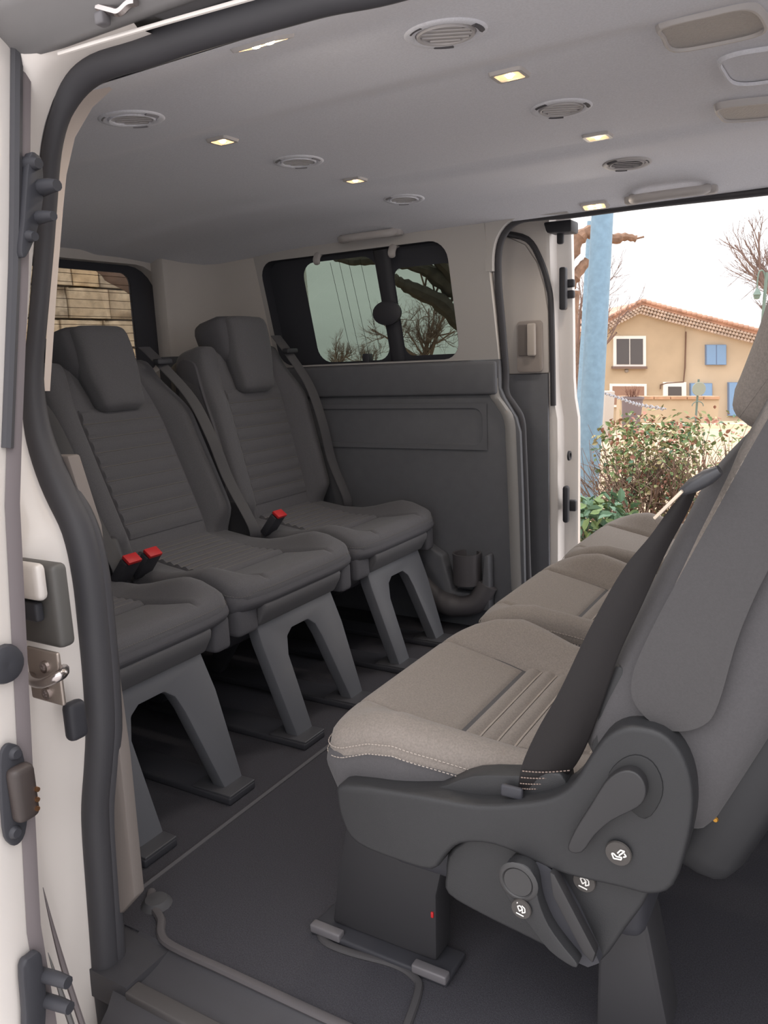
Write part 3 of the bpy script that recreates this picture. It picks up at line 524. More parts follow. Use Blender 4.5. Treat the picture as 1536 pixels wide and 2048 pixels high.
# ================================================================ SEATS (local: front edge at x=0, facing +x, centre y=0)
HWC = .2325
def seat(kind, loc, label, face, lean=24):
    fab, bol = (FABR, FABD) if kind == 'rear' else (FABM, FABS)
    t = thing('van_seat', label, 'seat', loc, 'rear row seats' if kind == 'rear' else 'middle row seats')
    X0 = -.43 if kind == 'rear' else -.37; XB = -.48 if kind == 'rear' else -.40; ZB = .332 if kind == 'rear' else .30; LEAN = R(lean)
    rot = lambda p: (face*p[0], face*p[1], p[2])
    def part(name, mb, m, parent=t, **k):
        mb.v = [rot(p) for p in mb.v]; return obj(name, mb, m, parent, local=True, **k)
    CX = [-.48, -.43, -.33, -.25, -.17, -.10, -.03, 0]
    CZ = [.41, .405, .380, .366, .369, .384, .400, .398] if kind != 'rear' else [.415, .410, .392, .380, .380, .388, .400, .398]
    EX = [-.48, -.43, -.33, -.26, -.21, -.16, -.11, -.07, -.03, 0]
    EZ = [.41, .408, .394, .394, .402, .414, .424, .419, .405, .398]
    ez = lambda x: float(np.interp(x, EX, EZ)); cz = lambda x: float(np.interp(x, CX, CZ))
    rnd = lambda y: .022*max(0, (abs(y)-.10)/.135)**2.4
    tp = lambda x: 1-(.13 if kind != 'rear' else .06)*sstep(-.10, -.25, x)
    def topz(x, y):
        a = abs(y); k = sstep(.118, .198, a); z = cz(x)*(1-k)+ez(x)*k-.004*(1-min(1, a/.12)**2)*0
        g = math.exp(-((a-.128)/.0045)**2)*.008*sstep(.0, -.03, x); g = max(g, math.exp(-((x+.160)/.0045)**2)*.008*(a < .128))
        return z-g
    def cdisp(x, y, z):
        w = sstep(.32, .40, z)
        return (x-rnd(y)*sstep(-.30, 0, x)-.02*sstep(.37, .30, z)*sstep(-.2, 0, x), y*tp(x)*(1-.03*sstep(.38, .30, z)), z+w*(topz(x, y)-.405))
    c = MB(); c.rbox((XB, -HWC, ZB), (0, HWC, .405), .030, (66, 66, 4), cdisp); CU = part('cushion', c, fab)
    # side trim below the stitched seam
    def sdisp(x, y, z):
        e = ez(x) if abs(y) > .19 else cz(x)*.5+ez(x)*.5
        return (x-rnd(y)*sstep(-.30, 0, x)-.022*sstep(.36, .29, z)*sstep(-.2, 0, x), y*tp(x), z+sstep(.33, .372, z)*(e-.405))
    s_ = MB(); s_.rbox((XB+.01, -HWC-.0025, ZB-.005), (.003, HWC+.0025, .380), .022, (20, 16, 4), sdisp); part('side_trim', s_, bol)
    # stitched seam as thread dashes
    th = MB()
    for dz in (.002, -.010) if kind != 'rear' else (0,):
        path = []
        R0 = .030; EXT = .0035 if dz < 0 else .0012
        half = [(xx, HWC+EXT) for xx in np.linspace(XB+.06, -R0, 60)]+[(-R0+(R0+EXT)*math.sin(q_), HWC-R0+(R0+EXT)*math.cos(q_)) for q_ in np.linspace(.1, 1.5, 9)]+[(EXT, yy) for yy in np.linspace(HWC-R0-.004, 0, 34)]
        for sg, seq in ((-1, half), (1, half[::-1][1:])):
            for xx, yy in seq: path.append((xx-rnd(yy)*sstep(-.30, 0, xx), sg*yy*tp(xx), (ez(xx)-.027 if yy > .19 else .376+(yy/.19)*.0)+dz))
        for a, b in zip(path[::1], path[1::1]):
            a, b = np.array(a), np.array(b); m_ = a+(b-a)*.62; th.tube([a, m_], .00075 if kind != 'rear' else .0006, 4)
    part('stitching', th, THRR if kind == 'rear' else THRD, kind='stuff')
    # ribbed rear part of the cushion
    rb_ = MB(); xs = np.linspace(-.163, XB+.02, 97); rows = []
    for xx in xs:
        ph = (xx+.163)/.297*12; h = .0062*abs(math.sin(math.pi*ph))
        rows.append([(xx, yy, topz(xx, yy)+.002+h*(1 if abs(yy) < .124 else 0)-(.006 if abs(yy) > .126 else 0)) for yy in (-.128, -.125, -.121, -.09, -.045, 0, .045, .09, .121, .125, .128)])
    rb_.grid(rows); part('ribbed_panel', rb_, fab)
    sl_ = MB()
    for k_ in range(1, 12 if kind == 'rear' else 9):
        xx = -.163-.297*k_/12; sl_.tube([(xx, yy, topz(xx, yy)+.0040) for yy in np.linspace(-.122, .122, 9)], .0015, 5)
    part('rib_seam', sl_, THRR if kind == 'rear' else THRD, kind='stuff')
    # backrest in its own frame: d forward, y across, h up the lean
    u = np.array([-math.sin(LEAN), 0, math.cos(LEAN)]); n = np.array([math.cos(LEAN), 0, math.sin(LEAN)]); o = np.array([X0, 0, .405])
    def B(d, y, h): return tuple(o+n*d+u*h+np.array([0, y, 0]))
    HB = .545
    def bw(h): return 1-.20*sstep(.34, .56, h)-.03*sstep(.1, -.02, h)
    def bol_h(y, h): a = abs(y); return (.05 if kind == 'rear' else .045)*sstep(.125, .185, a)*sstep(-.02, .06, h)*(1-.85*sstep(.33, .50, h))
    def bface(y, h): return bol_h(y, h)-math.exp(-((abs(y)-.136)/.005)**2)*.006
    def bdisp(d, y, h):
        w = sstep(-.09, 0, d); return B(d+w*bface(y, h)+.0*h, y*bw(h), h)
    b = MB(); b.rbox((-.12, -HWC, -.06 if kind == 'rear' else 0), (0, HWC, HB), .036, (4, 60, 36), bdisp); BK = part('backrest', b, fab if kind == 'rear' else FABS)
    sh = MB(); sh.rbox((-.165, -HWC+.02, -.05), (-.075, HWC-.02, HB-.015), .035, (3, 10, 10), lambda d, y, h: B(d, y*bw(h), h)); part('back_shell', sh, mat('shell_black', (38, 38, 41), .6))
    rp = MB(); rows = []
    for h in np.linspace(.045, .40, 91):
        ph = (h-.045)/.355*9; e = .0048*abs(math.sin(math.pi*ph))
        rows.append([B(bface(y, h)*(abs(y) > .139)+.0025+e*(abs(y) < .131)-(.006 if abs(y) > .131 else 0), y*bw(h), h) for y in (-.134, -.131, -.128, -.09, -.045, 0, .045, .09, .128, .131, .134)])
    rp.grid(rows); part('ribbed_back_panel', rp, fab)
    sb = MB()
    for k_ in range(1, 9):
        h = .045+.355*k_/9; sb.tube([B(.0036, y*bw(h), h) for y in np.linspace(-.128, .128, 7)], .0010, 4)
    part('back_rib_seam', sb, THRR, kind='stuff')
    # side pads of the backrest
    for s in (-1, 1) if kind == 'rear' else (-1,):
        sp_ = MB(); op = smooth_poly([(-.105, .075), (-.075, .045), (-.03, .055), (-.002, .10), (.022, .18), (.02, .33), (-.005, .44), (-.03, .50), (-.095, .50), (-.11, .3)], 4)
        sp_.prism(op, lambda p, q, d: B(p, s*(HWC*bw(q)+d), q), -.02, .006); part('side_pad', sp_, bol if kind == 'rear' else FABS, bevel=.003)
    # headrest: wide top and a tongue reaching down the backrest
    dh = .0 if kind == 'rear' else .024
    def hdisp(d, y, h):
        k = 1-.10*sstep(.60, .50, h)*1.0-.38*sstep(.52, .44, h); return B(d+dh+.012*sstep(.47, .56, h)-.02*(y/.12)**2, y*k, h)
    hr = MB(); hr.rbox((-.08, -.120, .425), (.042, .120, .625), .036, (5, 12, 14), hdisp); part('headrest', hr, bol)
    hf_ = MB(); hf_.rbox((-.01, -.092, .385), (.0575, .092, .617), .030, (3, 10, 12), lambda d, y, h: B(d+dh-.006*sstep(.5, .40, h)+.011*sstep(.47, .56, h)-.006*(y/.09)**2, y*(1-.16*sstep(.50, .41, h)), h)); part('headrest_pad', hf_, fab)
    if kind == 'rear':
        # front apron, pedestal and legs
        ap = MB(); ap.rbox((-.11, -.155, .283), (-.003, .155, .340), .008, (2, 8, 3), lambda x, y, z: (x-.022*sstep(.33, .28, z), y, z)); part('front_apron', ap, mat('apron_fabric', (92, 91, 94), .85, bump=.1, bscale=900))
        sk = MB(); sk.rbox((-.40, HWC-.055, .268), (-.02, HWC-.004, .345), .012, (6, 2, 3)); part('side_skirt', sk, bol)
        sk = MB(); sk.rbox((-.40, -HWC+.004, .278), (-.02, -.156, .345), .012, (6, 2, 3)); part('side_skirt', sk, bol)
        lean_x = lambda z: -.045-.095*(z/.33)+.09
        pl = [(-.150,.30),(-.150,.275),(-.150,.235),(-.125,.012),(-.065,.012),(-.072,.19),(-.058,.23),(-.035,.243),(.03,.243),(.052,.225),(.065,.19),(.105,.012),(.16,.012),(.160,.20),(.150,.275),(.150,.30)]
        pe = MB(); pe.prism(pl, lambda p, q, d: (lean_x(q)-d, p, q), 0, .035); part('leg_frame', pe, PLEG, bevel=.005)
        pb = MB(); pb.rbox((-.42, -.15, .20), (-.14, .15, .345), .02, (3,3,2)); part('pedestal', pb, PLASTK)
        for y0 in (-.15, .075):
            lg = MB(); lg.prism([(-.17, .23), (-.36, .23), (-.44, .012), (-.40, .012), (-.30, .16)], lambda p, q, d: (p, y0+.02+d, q), 0, .03); part('rear_leg', lg, PLASTK, bevel=.004)
            ft_ = MB(); ft_.rbox((-.44, y0+.005, -.004), (.075, y0+.085, .012), .004, (3,1,1)); part('foot_rail', ft_, PLASTK)
            fe = MB(); fe.rbox((-.03, y0+.008, .010), (.074, y0+.085, .016), .002, (1,1,1)); part('foot_plate', fe, mat('foot_grey', (70, 70, 74), .4))
        for s in (-1,):
            hc = MB(); hc.rbox((X0-.06, s*HWC-.008, .34), (X0+.07, s*HWC+.02, .48), .012, (3,2,4), lambda x, y, z: (x-(z-.40)*.35, y, z)); part('hinge_cover', hc, PLASTK if False else mat('hinge_grey', (70, 69, 72), .5))
        # belt: from the shoulder down beside the far bolster to the seat side
        be = MB(); cpts = [B(.03, .150, .56), B(.05, .165, .50), B(.075, .20, .38), B(.085, .205, .25), B(.08, .208, .12), (X0+.10, .208, .42), (X0+.10, .208, .38)]
        cpts = smooth_poly(cpts, 5, False); rows = []
        for i, p in enumerate(cpts):
            t_ = i/(len(cpts)-1); wv = np.array([.55-.2*t_, .75, -.1*t_]); wv = wv/np.linalg.norm(wv)*.016
            rows.append([tuple(p-wv), tuple(p-wv*.0+n*.0015), tuple(p+wv)])
        be.grid(rows); be.grid([[tuple(np.array(q)-n*.0018) for q in r_] for r_ in rows]); BE = part('seat_belt', be, mat('grey_webbing', (62, 61, 65), .5, var=.05, scale=800, bump=.1, bscale=1200))
        bg = MB(); g0 = np.array(B(.06, .165, .50)); bg.rbox(g0-np.array([.012,.028,.008]), g0+np.array([.012,.028,.008]), .005, (1,2,1)); part('belt_guide', bg, PLASTK, BE)
        for s_y in ((-.205,) if label != 'B' else (-.205, .212)):
            bu = MB(); bu.obox((-.315, s_y, .415), ((.6,.1,.8), (0,1,0), (.8,0,-.6)), (.034, .023, .012)); BU = part('buckle', bu, PLASTK, bevel=.004)
            rb2 = MB(); rb2.obox((-.288, s_y, .446), ((.8,0,-.6), (0,1,0), (.6,0,.8)), (.013, .019, .004)); part('release_button', rb2, RED, BU, bevel=.001)
    return t
SY = .48
rb = seat('rear', (-1.12, 0, 0), 'B', 1)
rb['label'] = 'middle seat of the dark rear row, reclined, below the tailgate window'
copy_tree(rb, None, (-1.12, -SY, 0), 'near seat of the dark rear row, its backrest hidden by the near door pillar')
rc = seat('rear', (-1.12, SY, 0), 'C', 1, 14)
rc['label'] = 'far seat of the dark rear row, more upright, below the far side window'
for ch in list(rb.children):                            # the second buckle belongs to the near seat's right side only
    if ch.name.startswith('buckle') and sum(v.co.y for v in ch.data.vertices) > 0:
        for g2 in list(ch.children): D.objects.remove(g2)
        D.objects.remove(ch)
mb_ = seat('mid', (-.592, 0, .006), 'middle taupe seat of the middle row, facing the rear', -1)
copy_tree(mb_, None, (-.592, SY, .006), 'far taupe seat of the middle row, next to the far door opening')
mn = copy_tree(mb_, None, (-.592, -SY, .006), 'near taupe seat of the middle row, with plastic side cover and levers')
# pedestals of the middle and far mid seats
for s_ in (mb_, [o for o in D.objects if o.name.startswith('van_seat') and abs(o.location.y-SY) < 1e-6 and abs(o.location.x+.592) < 1e-6][0]):
    c = origin(s_)
    k = MB(); k.rbox(c+np.array([.04, -.19, .20]), c+np.array([.40, .19, .305]), .02, (3,3,2)); obj('pedestal', k, PLASTK, s_)
    for dy in (-.16, .12):
        k = MB(); k.prism([(.05,.22),(.40,.22),(.46,0),(.24,0),(.20,.1),(.16,0),(-.02,0)], lambda p, q, d: (c[0]+p, c[1]+dy+d, max(0, q)), 0, .04); obj('leg', k, PLASTK, s_, bevel=.004)
# --- near mid seat: side cover, levers, legs, belt (world coordinates)
YS = -.74
def side(pix, y=YS, k=3): return [(p[0], p[2]) for p in (at(u, v, 'y', y) for u, v in (smooth_poly(pix, k) if k > 1 else pix))]
def YD(y0): return lambda p, q, d: (p, y0+d, q)
cov = [(672,1592),(690,1570),(850,1594),(955,1612),(1060,1606),(1115,1590),(1150,1560),(1180,1512),(1215,1470),(1262,1454),(1320,1466),(1360,1505),(1382,1560),(1386,1625),(1372,1700),(1345,1775),(1300,1792),(1240,1778),(1130,1752),(1060,1722),(985,1692),(920,1690),(888,1715),(862,1742),(790,1722),(715,1690),(685,1650)]
k = MB(); k.prism(side(cov), YD(YS), 0, .05); obj('side_cover', k, PLAST, mn, bevel=.012, seg=4)
inn = [(700,1585),(860,1578),(945,1552),(1045,1552),(1120,1548),(1120,1600),(960,1620),(850,1605)]
k = MB(); k.prism(side(inn, -.715), YD(-.715), 0, .03); obj('cover_insert', k, PLAST, mn, bevel=.004)
low = [(905,1695),(890,1750),(895,1790),(960,1830),(1040,1870),(1100,1900),(1150,1925),(1200,1926),(1250,1860),(1296,1792),(1290,1740),(1130,1700),(1000,1660)]
k = MB(); k.prism(side(low, -.725), YD(-.725), 0, .05); obj('base_cover', k, PLAST, mn, bevel=.008, seg=3)
pan = MB(); pan.rbox((-.50, -.69, .22), (-.17, -.27, .32), .02, (3,3,2)); obj('pedestal', pan, PLASTK, mn)
be_ = MB(); be_.tube(smooth_poly([(-.150, -.690, .555), (-.131, -.692, .62), (-.085, -.692, .73), (-.041, -.690, .825), (.03, -.685, .97)], 5, False), .026, 12, up=(0,1,0)); obj('bolster_edge', be_, FABM, mn)
bt = MB()
for off in (0, 1):
    P0 = smooth_poly([(-.171+.008*off, -.709-.004*off, .575), (-.151+.008*off, -.710-.004*off, .62), (-.104+.008*off, -.710-.004*off, .73), (-.060+.008*off, -.708-.004*off, .825)], 14, False)
    for a, b in zip(P0, P0[1:]): bt.tube([a, a+(b-a)*.6], .0007, 4)
obj('bolster_stitching', bt, THRD, mn, kind='stuff')
pad = [(-.181,.537),(-.164,.596),(-.104,.729),(-.061,.82),(.02,.98),(.03,1.0),(.075,.985),(.03,.87),(-.05,.70),(-.082,.614),(-.099,.537),(-.112,.511),(-.139,.499),(-.166,.508)]
k = MB(); k.prism(smooth_poly([(a, b) for a, b in pad], 4), YD(-.722), 0, .03); obj('side_pad', k, mat('grey_side_fabric', (72, 70, 71), .9, var=.05, scale=420, bump=.12, bscale=900), mn, bevel=.005, seg=3)
# recline lever
dk = MB(); dk.prism(side([(1215,1560),(1235,1525),(1270,1510),(1305,1525),(1325,1565),(1320,1605),(1290,1640),(1250,1610)], YS-.002), YD(YS-.002), 0, .006); obj('lever_recess', dk, mat('recess_black', (30, 30, 32), .6), mn, bevel=.002)
lv = MB(); lv.prism(side([(1136,1698),(1150,1660),(1180,1612),(1212,1562),(1240,1542),(1268,1542),(1288,1562),(1292,1590),(1276,1614),(1225,1640),(1190,1670),(1164,1704)], YS-.012), YD(YS-.014), 0, .016); obj('recline_lever', lv, mat('lever_plastic', (44, 43, 45), .45), mn, bevel=.004, seg=3)
# tilt lever with round boss and strap
tl = MB(); tl.prism(side([(1003,1762),(1008,1738),(1030,1724),(1056,1732),(1070,1755),(1078,1800),(1098,1850),(1130,1895),(1155,1926),(1146,1932),(1100,1900),(1060,1850),(1020,1800)], YS-.012), YD(YS-.014), 0, .03); TL = obj('tilt_lever', tl, PLAST, mn, bevel=.004, seg=3)
bs = MB(); bs.lathe([(0, .001), (.016, .001), (.0165, .0), (.018, .002), (.021, .0015), (.023, 0)], at(1036, 1764, 'y', YS-.014), (0,-1,0), 24); obj('lever_boss', bs, mat('boss_grey', (56, 55, 56), .5), TL)
wd = MB(); wd.prism(side([(1012,1728),(1060,1722),(1110,1742),(1190,1900),(1194,1926),(1150,1920),(1080,1800)], YS+.004, 2), YD(YS+.002), 0, .02); obj('lever_slot', wd, PLASTK, mn)
sr = MB(); sr.prism(side([(1100,1742),(1110,1748),(1192,1905),(1186,1926),(1166,1905),(1106,1790)], YS-.006, 1), YD(YS-.008), 0, .014); obj('strap_rib', sr, mat('lever_plastic', (44, 43, 45), .45), mn, bevel=.002)
# three round symbol pads with white seat pictograms
def pictogram(u, v, kind, r):
    c = at(u, v, 'y', YS-.003 if kind == 0 else YS-.016 if kind == 2 else -.727)
    k = MB(); k.lathe([(0, .002), (r*.94, .002), (r, 0)], c, (0,-1,0), 24); o = obj('symbol_pad', k, PAD, mn)
    ex = np.array([1, 0, 0]); ez = np.array([0, 0, 1]); w = MB()
    def bar2(p, q, t): 
        a = c+r*(p[0]*ex+p[1]*ez)+np.array([0,-.0028,0]); b = c+r*(q[0]*ex+q[1]*ez)+np.array([0,-.0028,0]); w.tube([a, b], r*t, 5)
    if kind == 0:
        for p, q in (((-.45,-.05),(-.30,-.42)),((-.30,-.42),(.25,-.36)),((.25,-.36),(.30,-.16)),((-.45,-.05),(-.32,.0)),((-.32,0),(-.1,-.2)),((-.1,-.2),(.30,-.16)),((.1,-.05),(.5,.40)),((.5,.40),(.2,.42)),((.2,.42),(-.02,.1)),((.42,-.1),(.62,.02)),((.62,.02),(.48,.22))): bar2(p, q, .06)
    else:
        for p, q in (((-.45,-.42),(.30,-.58)),((-.30,.30),(-.05,.45)),((-.05,.45),(.2,.15)),((.2,.15),(-.10,-.15)),((-.10,-.15),(-.30,.30)),((.12,.50),(.42,.30)),((.42,.30),(.45,-.10)),((.45,-.10),(.15,-.25)),((.15,-.25),(.2,.15)),((-.35,.62),(-.30,.72))): bar2(p, q, .06)
    obj('symbol', w, WHITE, o)
pictogram(1237, 1706, 0, .0135); pictogram(1169, 1762, 1, .0125); pictogram(1043, 1817, 2, .0115)
# legs and floor rail
lg = MB(); pl = [at(u, v, 'y', -.60) for u, v in ((700,1690),(845,1740),(862,1928),(655,1862))]
lg.prism([(-.66,.012),(-.645,.10),(-.605,.27),(-.44,.27),(-.475,.12),(-.478,.012)], YD(-.60), 0, .05); obj('leg', lg, mat('leg_dark', (50, 49, 52), .6), mn, bevel=.006)
lg = MB(); lg.prism(side([(1196,1850),(1290,1830),(1300,1870),(1340,2075),(1190,2080)], -.63, 1), YD(-.63), 0, .06); obj('leg', lg, mat('leg_dark', (50, 49, 52), .6), mn, bevel=.006)
rl = MB(); rl.rbox((-.685, -.625, 0), (-.45, -.56, .012), .004, (4,1,1)); RLo = obj('floor_rail', rl, PLASTK, mn)
for x0 in (-.683, -.505):
    k = MB(); k.rbox((x0, -.628, .006), (x0+.055, -.612, .020), .003, (1,1,1)); obj('rail_clip', k, mat('clip_grey', (104, 101, 104), .45), RLo)
k = MB(); k.rbox((-.484, -.602, .085), (-.480, -.598, .094), .001, (1,1,1)); obj('warning_mark', k, RED, mn)
# reclining hinge plate and the dark links behind it
k = MB(); k.prism(side([(1180,1500),(1230,1330),(1262,1370),(1290,1430),(1350,1456),(1400,1470),(1420,1560),(1380,1640),(1240,1560)], -.705, 2), YD(-.705), 0, .03); obj('hinge_plate', k, PLAST, mn, bevel=.004)
k = MB(); k.prism(side([(1390,1460),(1490,1440),(1470,1520),(1440,1570),(1405,1580)], -.66, 2), YD(-.66), 0, .10); obj('rear_flap', k, FABD, mn, bevel=.006)
k = MB(); k.tube([at(1385,1600,'y',-.68), at(1408,1612,'y',-.68), at(1430,1640,'y',-.68)], [.014,.012,.006], 8); obj('hinge_link', k, mat('link_grey', (96, 92, 92), .45), mn)
k = MB(); k.lathe([(0,.002),(.002,.002),(.003,0)], at(1431, 1639, 'y', -.69), (0,-1,0), 10); obj('link_bolt', k, mat('brass', (190, 140, 60), .4, metal=.8), mn)
# belt of the near mid seat: one wide band rising from the side, then edge-on to the shoulder
bl = MB(); left = [(1036,1582),(1044,1530),(1075,1460),(1120,1380),(1180,1255),(1245,1140),(1300,1072),(1345,1010),(1376,978)]
right = [(1108,1578),(1150,1530),(1180,1470),(1205,1400),(1236,1310),(1282,1210),(1330,1105),(1370,1030),(1392,980)]
yl = np.linspace(-.715, -.735, len(left))
L3 = smooth_poly([at(u, v, 'y', y) for (u, v), y in zip(left, yl)], 5, False); R3 = smooth_poly([at(u, v, 'y', y+.012) for (u, v), y in zip(right, yl)], 5, False)
rows = [[l+(r-l)*s+np.array([0, -.004*math.sin(math.pi*s), 0]) for s in np.linspace(0, 1, 7)] for l, r in zip(L3, R3)]
bl.grid(rows); bl.grid([[q+np.array([.0008, .002, 0]) for q in r_] for r_ in rows]); BL = obj('seat_belt', bl, BELT, mn)
ub = MB(); A_ = [at(u, v, 'y', y) for (u, v), y in zip([(1398,960),(1440,890),(1490,820),(1540,752),(1580,700)], (-.728, -.722, -.71, -.69, -.66))]
ub.grid([[a+np.array([0, -.002, 0]), a+np.array([-.0012, .012, -.0006]), a+np.array([-.0022, .024, -.0011])] for a in A_]); obj('upper_webbing', ub, BELT, BL)
sx_ = MB()
for r_i in (6, 7, 8, 9):
    for s0 in np.linspace(.05, .93, 14):
        r_ = rows[1]; fr = (r_i-6)*.35
        def pt(s, i=fr):
            j = 1+i*3; a = rows[int(j)]; b = rows[int(j)+1]; f_ = j-int(j); q = s*6; ii = min(5, int(q)); g_ = q-ii
            return (a[ii]*(1-g_)+a[ii+1]*g_)*(1-f_)+(b[ii]*(1-g_)+b[ii+1]*g_)*f_+np.array([0,-.0015,0])
        sx_.tube([pt(s0), pt(s0+.045)], .0008, 4)
obj('belt_stitching', sx_, mat('belt_thread', (128, 112, 104), .8), BL, kind='stuff')
tg = MB(); c = at(1405, 962, 'y', -.735); d0 = at(1362, 985, 'y', -.735); d1 = at(1440, 940, 'y', -.735); ax = d1-d0; ax /= np.linalg.norm(ax)
tg.tube([d0, d0+(d1-d0)*.3, d0+(d1-d0)*.7, d1], [.005, .0095, .0105, .007], 12, up=(0,1,0), flat=.7); TGo_ = obj('belt_tongue', tg, mat('tongue_plastic', (56, 56, 60), .4), BL)
mt = MB(); e0 = at(1318, 1028, 'y', -.735); mt.obox((d0+e0)/2, (d0-e0, (0,1,0), np.cross(d0-e0, (0,1,0))), (np.linalg.norm(d0-e0)/2+.004, .010, .0016)); obj('tongue_blade', mt, mat('blade', (205, 190, 172), .4, metal=.3), TGo_, bevel=.001)
so = MB(); so.rbox(at(1002,1585,'y',-.725)-np.array([0,.003,.003]), at(1046,1582,'y',-.725)+np.array([.0,.003,.003]), .003, (2,1,1)); obj('belt_slot', so, PLASTK, mn)

# ================================================================ OUTSIDE (street frame)
def sobj(name, mb, m, parent=None, **k):
    mb.v = [tuple(S(*p)) for p in mb.v]; return obj(name, mb, m, parent, **k)
SAND = mat('sandy_ground', (186, 162, 136), 1, var=.10, scale=3, bump=.1, bscale=30)
pv = MB(); pv.grid([[(a, b, 0) for a in np.linspace(-40, 40, 9)] for b in np.linspace(-14, 5.0, 6)]); pvo = sobj('ground', pv, mat('pale_asphalt', (184, 181, 179), 1, var=.12, scale=6, bump=.2, bscale=60), smooth=False); pvo['kind'] = 'structure'; pvo['label'] = 'pale grey paving under the van'
gr = MB(); gr.grid([[(a, b, 0) for a in np.linspace(-40, 40, 9)] for b in list(np.linspace(5.0, 18.5, 6))]); gr.grid([[(a, b, -.0-(b-18.5)*.10 if b < 30 else -1.15) for a in np.linspace(-40, 40, 9)] for b in (18.5, 24, 30, 90)])
gob = sobj('ground', gr, SAND, smooth=False); gob['kind'] = 'structure'; gob['label'] = 'pale sandy ground of the square'
# blue pole
BLUE = mat('flaking_blue_paint', (118, 146, 166), .55, var=.10, scale=18, bump=.2, bscale=60)
a0 = px2s(1178, 930, 7.6); a1 = px2s(1203, 430, 7.6)
bx = a0[0]; tb = thing('lamp_post', 'thick pale blue post just beyond the far door', 'post', S(bx, 7.6, 0))
k = MB(); k.tube([(bx-.01, 7.6, 0), (bx, 7.6, 1), (bx+.008, 7.6, 2.2), (bx+.012, 7.6, 4.2)], [.108, .107, .099, .092], 20, up=(1,0,0)); sobj('shaft', k, BLUE, tb)
k = MB(); k.lathe([(.15, 0), (.15, .03), (.115, .06)], (bx-.01, 7.6, 0), n=20); sobj('base_collar', k, BLUE, tb)
p0 = px2s(1162, 700, 16); k = MB(); k.tube([(p0[0], 16, -.0), (p0[0]+.04, 16, 2), (p0[0]+.06, 16, 4.0)], .055, 10, up=(1,0,0)); tag(sobj('pole', k, BLUE, loc=S(p0[0], 16, 0)) if False else sobj('thin_pole', k, BLUE), 'thin pale blue pole behind the thick blue post', 'pole')
# trees
BARK = mat('bark', (112, 92, 80), .95, var=.2, scale=20); TWIG = mat('twig', (120, 100, 92), .95); DBARK = mat('backlit_plane_bark', (70, 62, 56), .95, var=.3, scale=14, bump=.4, bscale=40); PLANE = mat('plane_tree_bark', (128, 100, 82), .95, var=.3, scale=14, bump=.4, bscale=40)  # darker plane bark has the backlit silhouette put into its colour
def branch(mb, p, d, L, r, depth, rng, spread=.55, up=.12):
    p = np.array(p, float); d = np.array(d, float)/np.linalg.norm(d); pts = [p]; n = 4
    for i in range(n):
        d = d+rng.normal(0, .10, 3)+np.array([0, 0, up*.4]); d /= np.linalg.norm(d); pts.append(pts[-1]+d*L/n)
    mb.tube(pts, list(np.linspace(r, r*.55, n+1)), 5 if r > .03 else 3, cap=False)
    if depth == 0: return
    for i in range(rng.integers(3, 5)):
        t = rng.uniform(.35, 1); q = pts[min(n, int(t*n))]; e = d+rng.normal(0, spread, 3); e[2] += up; branch(mb, q, e, L*rng.uniform(.55, .8), r*.5, depth-1, rng, spread, up)
def tree(a, b, h, label, seed, depth=4, r=.16, c0=0, spread=.5, group=None):
    rng = np.random.default_rng(seed); t = thing('bare_tree', label, 'tree', S(a, b, c0), group)
    k = MB(); k.tube([(a, b, c0), (a+.05, b, c0+h*.2), (a, b, c0+h*.4)], [r*1.2, r, r*.8], 8); sobj('trunk', k, BARK, t)
    k = MB(); 
    for i in range(5): branch(k, (a, b, c0+h*(.28+.03*i)), (rng.normal(0, .5), rng.normal(0, .5), 1), h*.28, r*.5, depth, rng, spread)
    sobj('branches', k, TWIG, t, kind='stuff', smooth=False)
s_ = px2s(1160, 700, 24); tree(s_[0]-.1, 24, 6.2, 'bare slender tree behind the blue post', 3, 4, .10, -.6)
s_ = px2s(1560, 640, 22); tree(s_[0]+.2, 22, 7.0, 'bare tree at the right edge beyond the house', 11, 4, .16, -.5)
s_ = px2s(672, 700, 42); tree(s_[0], 42, 3.9, 'left bushy bare tree seen low through the far side window', 21, 4, .12, -.6, .45)
s_ = px2s(738, 700, 50); tree(s_[0], 50, 3.6, 'small bare tree right of the bushy one, low in the left pane', 22, 4, .10, -.6, .45)
s_ = px2s(846, 710, 24); tree(s_[0], 24, 4.4, 'spreading bare tree in the right pane of the far side window', 23, 5, .13, -.3, .62)
# pollarded plane tree with knuckled boughs, near the van
def bough(mb, pix, b, r0, r1, seed, knuck=True):
    rng = np.random.default_rng(seed); pts = smooth_poly([px2s(u, v, bb) for (u, v), bb in zip(pix, b)], 4, False); n = len(pts)
    rad = [ (r0+(r1-r0)*i/(n-1))*(1+(.35*rng.uniform(-.5, 1) if knuck else 0)) for i in range(n)]
    mb.tube(pts, rad, 8)
pt_ = thing('plane_tree', 'pollarded plane tree with knuckled boughs seen through the far side window', 'tree', S(*[px2s(1010, 700, 9)[0], 9, 0]))
tx = px2s(1010, 700, 9)[0]
k = MB(); k.tube([(tx, 9, 0), (tx-.05, 9, .9), (tx-.1, 9, 1.7)], [.24, .2, .18], 12); sobj('trunk', k, DBARK, pt_)
for i, pix in enumerate(([(1010,720),(960,680),(920,645),(880,605),(840,585),(805,568),(786,556)], [(990,650),(940,605),(900,575),(865,548),(835,535),(800,527)], [(900,560),(850,535),(800,522),(740,519),(700,522),(672,515)], [(960,600),(920,570),(890,535),(860,505)])):
    k = MB(); bough(k, pix, list(np.linspace(9, 8.4, len(pix))), .12 if i != 2 else .06, .04, 30+i); sobj('bough', k, DBARK, pt_)
k = MB(); rng = np.random.default_rng(5)
